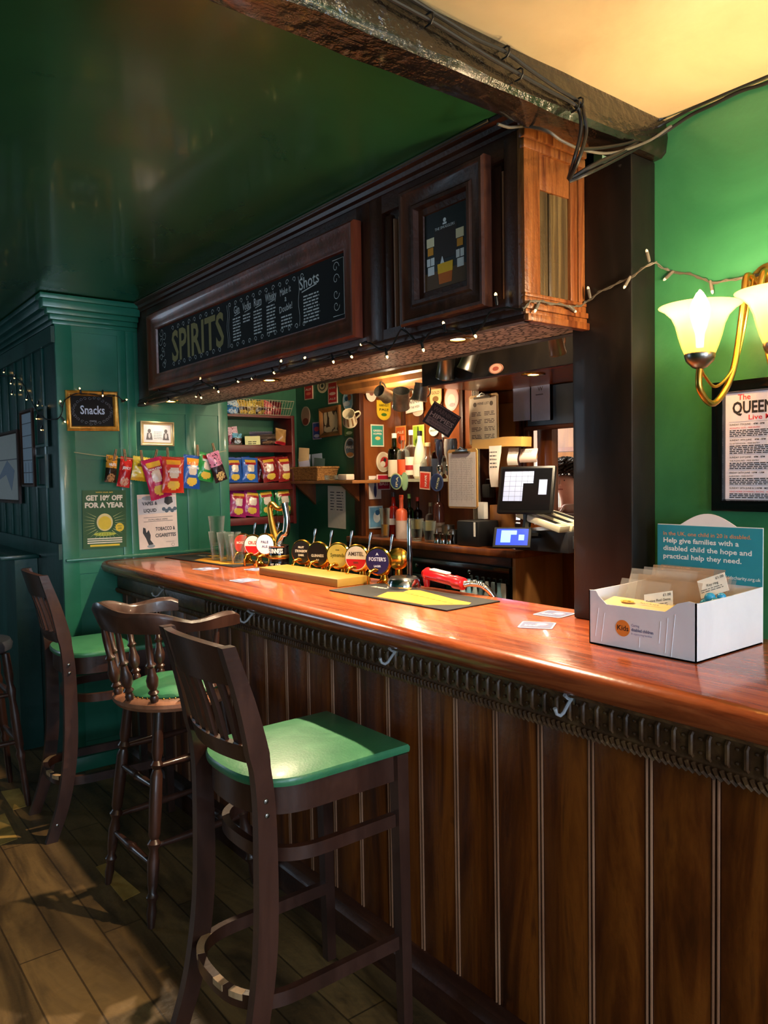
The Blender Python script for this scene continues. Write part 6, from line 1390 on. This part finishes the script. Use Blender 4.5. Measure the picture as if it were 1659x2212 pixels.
# ================================================================ next room through the hatch
b = B()
for k in range(26): b.tube([(4.9, 3.5+k*.045, .9), (4.9, 3.5+k*.045, 1.62)], .010, mat('f0ece4', .5), 6)
b.box(4.88, 3.45, 1.62, 4.93, 4.7, 1.66, 'tan_wood'); b.box(4.88, 3.45, .86, 4.93, 4.7, .90, 'tan_wood'); o = b.done('white_balustrade'); tag(o, 'white slatted screen in the room beyond the hatch', 'screen')
b = B(); b.box(5.9, 1.5, 1.68, 6.05, 6, 2.2, 'tan_wood'); b.box(5.88, 1.5, 1.70, 5.9, 6, 1.74, 'brown_wood'); o = b.done('far_panelling'); tag(o, 'brown wooden panelling high on the far room wall', 'panelling')
# person bending over a table, seen through the hatch
def skin_body(chain, edges, radii, m, name, parent):
    me = bpy.data.meshes.new(name); me.from_pydata([tuple(v) for v in chain], edges, []); o = bpy.data.objects.new(name, me); C.objects.link(o)
    md = o.modifiers.new('skin', 'SKIN'); md.use_smooth_shade = True
    for i, r in enumerate(radii): me.skin_vertices[0].data[i].radius = (r, r)
    me.skin_vertices[0].data[0].use_root = True
    o.modifiers.new('sub', 'SUBSURF').levels = 2; o.modifiers['sub'].render_levels = 2
    me.materials.append(m); o.parent = parent; return o
hc = at(1219, 1044, X=4.0)
pe = thing('person', 'person with dark curly hair in a white top bent over folded arms beyond the hatch', 'person', Tr(hc.x, hc.y, 0) @ Rz(20))
sk = mat('ecb9a2', .55)
hz = hc.z
J = [(.30, 0, hz-.62), (.27, 0, hz-.46), (.19, 0, hz-.27), (.11, 0, hz-.15), (.055, 0, hz-.07), (.0, 0, hz+.005), (.005, 0, hz+.06),
     (.18, .17, hz-.20), (.02, .26, hz-.155), (-.14, .10, hz-.155), (-.21, .04, hz-.155),
     (.18, -.17, hz-.20), (.02, -.26, hz-.155), (-.16, -.12, hz-.155), (-.23, -.06, hz-.155),
     (.29, .10, hz-.72), (.29, .10, hz-1.02), (.30, .10, .07), (.29, -.10, hz-.72), (.29, -.10, hz-1.02), (.30, -.10, .07)]
E_ = [(0, 1), (1, 2), (2, 3), (3, 4), (4, 5), (5, 6), (2, 7), (7, 8), (8, 9), (9, 10), (2, 11), (11, 12), (12, 13), (13, 14), (0, 15), (15, 16), (16, 17), (0, 18), (18, 19), (19, 20)]
R_ = [.12, .11, .105, .065, .05, .068, .082, .052, .040, .030, .032, .052, .040, .030, .032, .085, .06, .045, .085, .06, .045]
body = skin_body(J, E_, R_, sk, 'body', pe)
b = B(); rnd = random.Random(9)
for k in range(230):
    a = rnd.uniform(0, 2*PI); e = rnd.uniform(-.35, 1.45); r = .102
    x, y, z = r*math.cos(e)*math.cos(a)+.012, r*math.cos(e)*math.sin(a), r*math.sin(e)
    if x < -.045 and z < .012: continue
    q = rnd.uniform(.010, .017); c = Vector((x, y, hz+.045+z))
    b.tube([c+Vector((q*math.cos(t_), q*math.sin(t_), .006*t_-.012)) for t_ in [i*.9 for i in range(8)]], .0055, mat('3a2e28' if k % 3 else '8a7e76', .6), 5)
b.lathe([(.094*math.sin(PI*(i+.01)/8.02*.45), .094*math.cos(PI*(i+.01)/8.02*.45)) for i in range(9)][::-1], mat('3a2e28', .7), Tr(.028, 0, hz+.05), 20); b.done('hair', pe, 'dark curly hair')
b = B(); wt = mat('eee6e2', .7)
SH_ = Matrix(((1, 0, -.42, .42*hz+.055), (0, 1.25, 0, 0), (0, 0, 1, 0), (0, 0, 0, 1))); b.lathe([(.140, hz-.70), (.142, hz-.5), (.145, hz-.34), (.135, hz-.24), (.085, hz-.165)], wt, SH_, 28, cap=False); b.done('vest', pe, 'white sleeveless top')
for s in (-1, 1):
    B().lathe([(.001, 0), (.004, .002), (.0045, .004), (.001, .006)], mat('4a342c'), Tr(-.078, s*.028, hz+.02) @ Matrix.Rotation(-PI/2, 4, 'Y'), 10).done('eye', pe)
    B().lathe([(.008, 0), (.014, .01), (.016, .03), (.010, .045), (.002, .048)], sk, Tr(.01, s*.088, hz-.01), 10).done('ear', pe)
    for f_ in range(4): B().tube([(-.215, s*.05+s*(f_-1.5)*.016, hz-.155), (-.255, s*.045+s*(f_-1.5)*.018, hz-.158), (-.282-.008*(f_ in (1, 2)), s*.04+s*(f_-1.5)*.018, hz-.176)], [.010, .009, .007], sk, 8).done('finger', pe)
    B().tube([(-.20, s*.022, hz-.158), (-.225, s*.008, hz-.168), (-.245, s*.006, hz-.178)], [.011, .010, .008], sk, 8).done('thumb', pe)
B().tube([(-.082, 0, hz+.02), (-.098, 0, hz-.005), (-.082, 0, hz-.012)], [.007, .011, .008], sk, 8).done('nose', pe)
B().tube([(-.074, -.016, hz-.038), (-.079, 0, hz-.037), (-.074, .016, hz-.038)], .005, mat('c8847a'), 6).done('mouth', pe)
b = B(); b.box(3.32, hc.y-.9, 0, 3.92, hc.y+.7, hc.z-.225, 'brown_wood', bev=.004); b.box(3.28, hc.y-.92, hc.z-.225, 4.0, hc.y+.72, hc.z-.192, 'dark_wood', bev=.006)
o = b.done('far_counter'); tag(o, 'second wooden counter beyond the hatch that the curly-haired person leans on', 'counter')
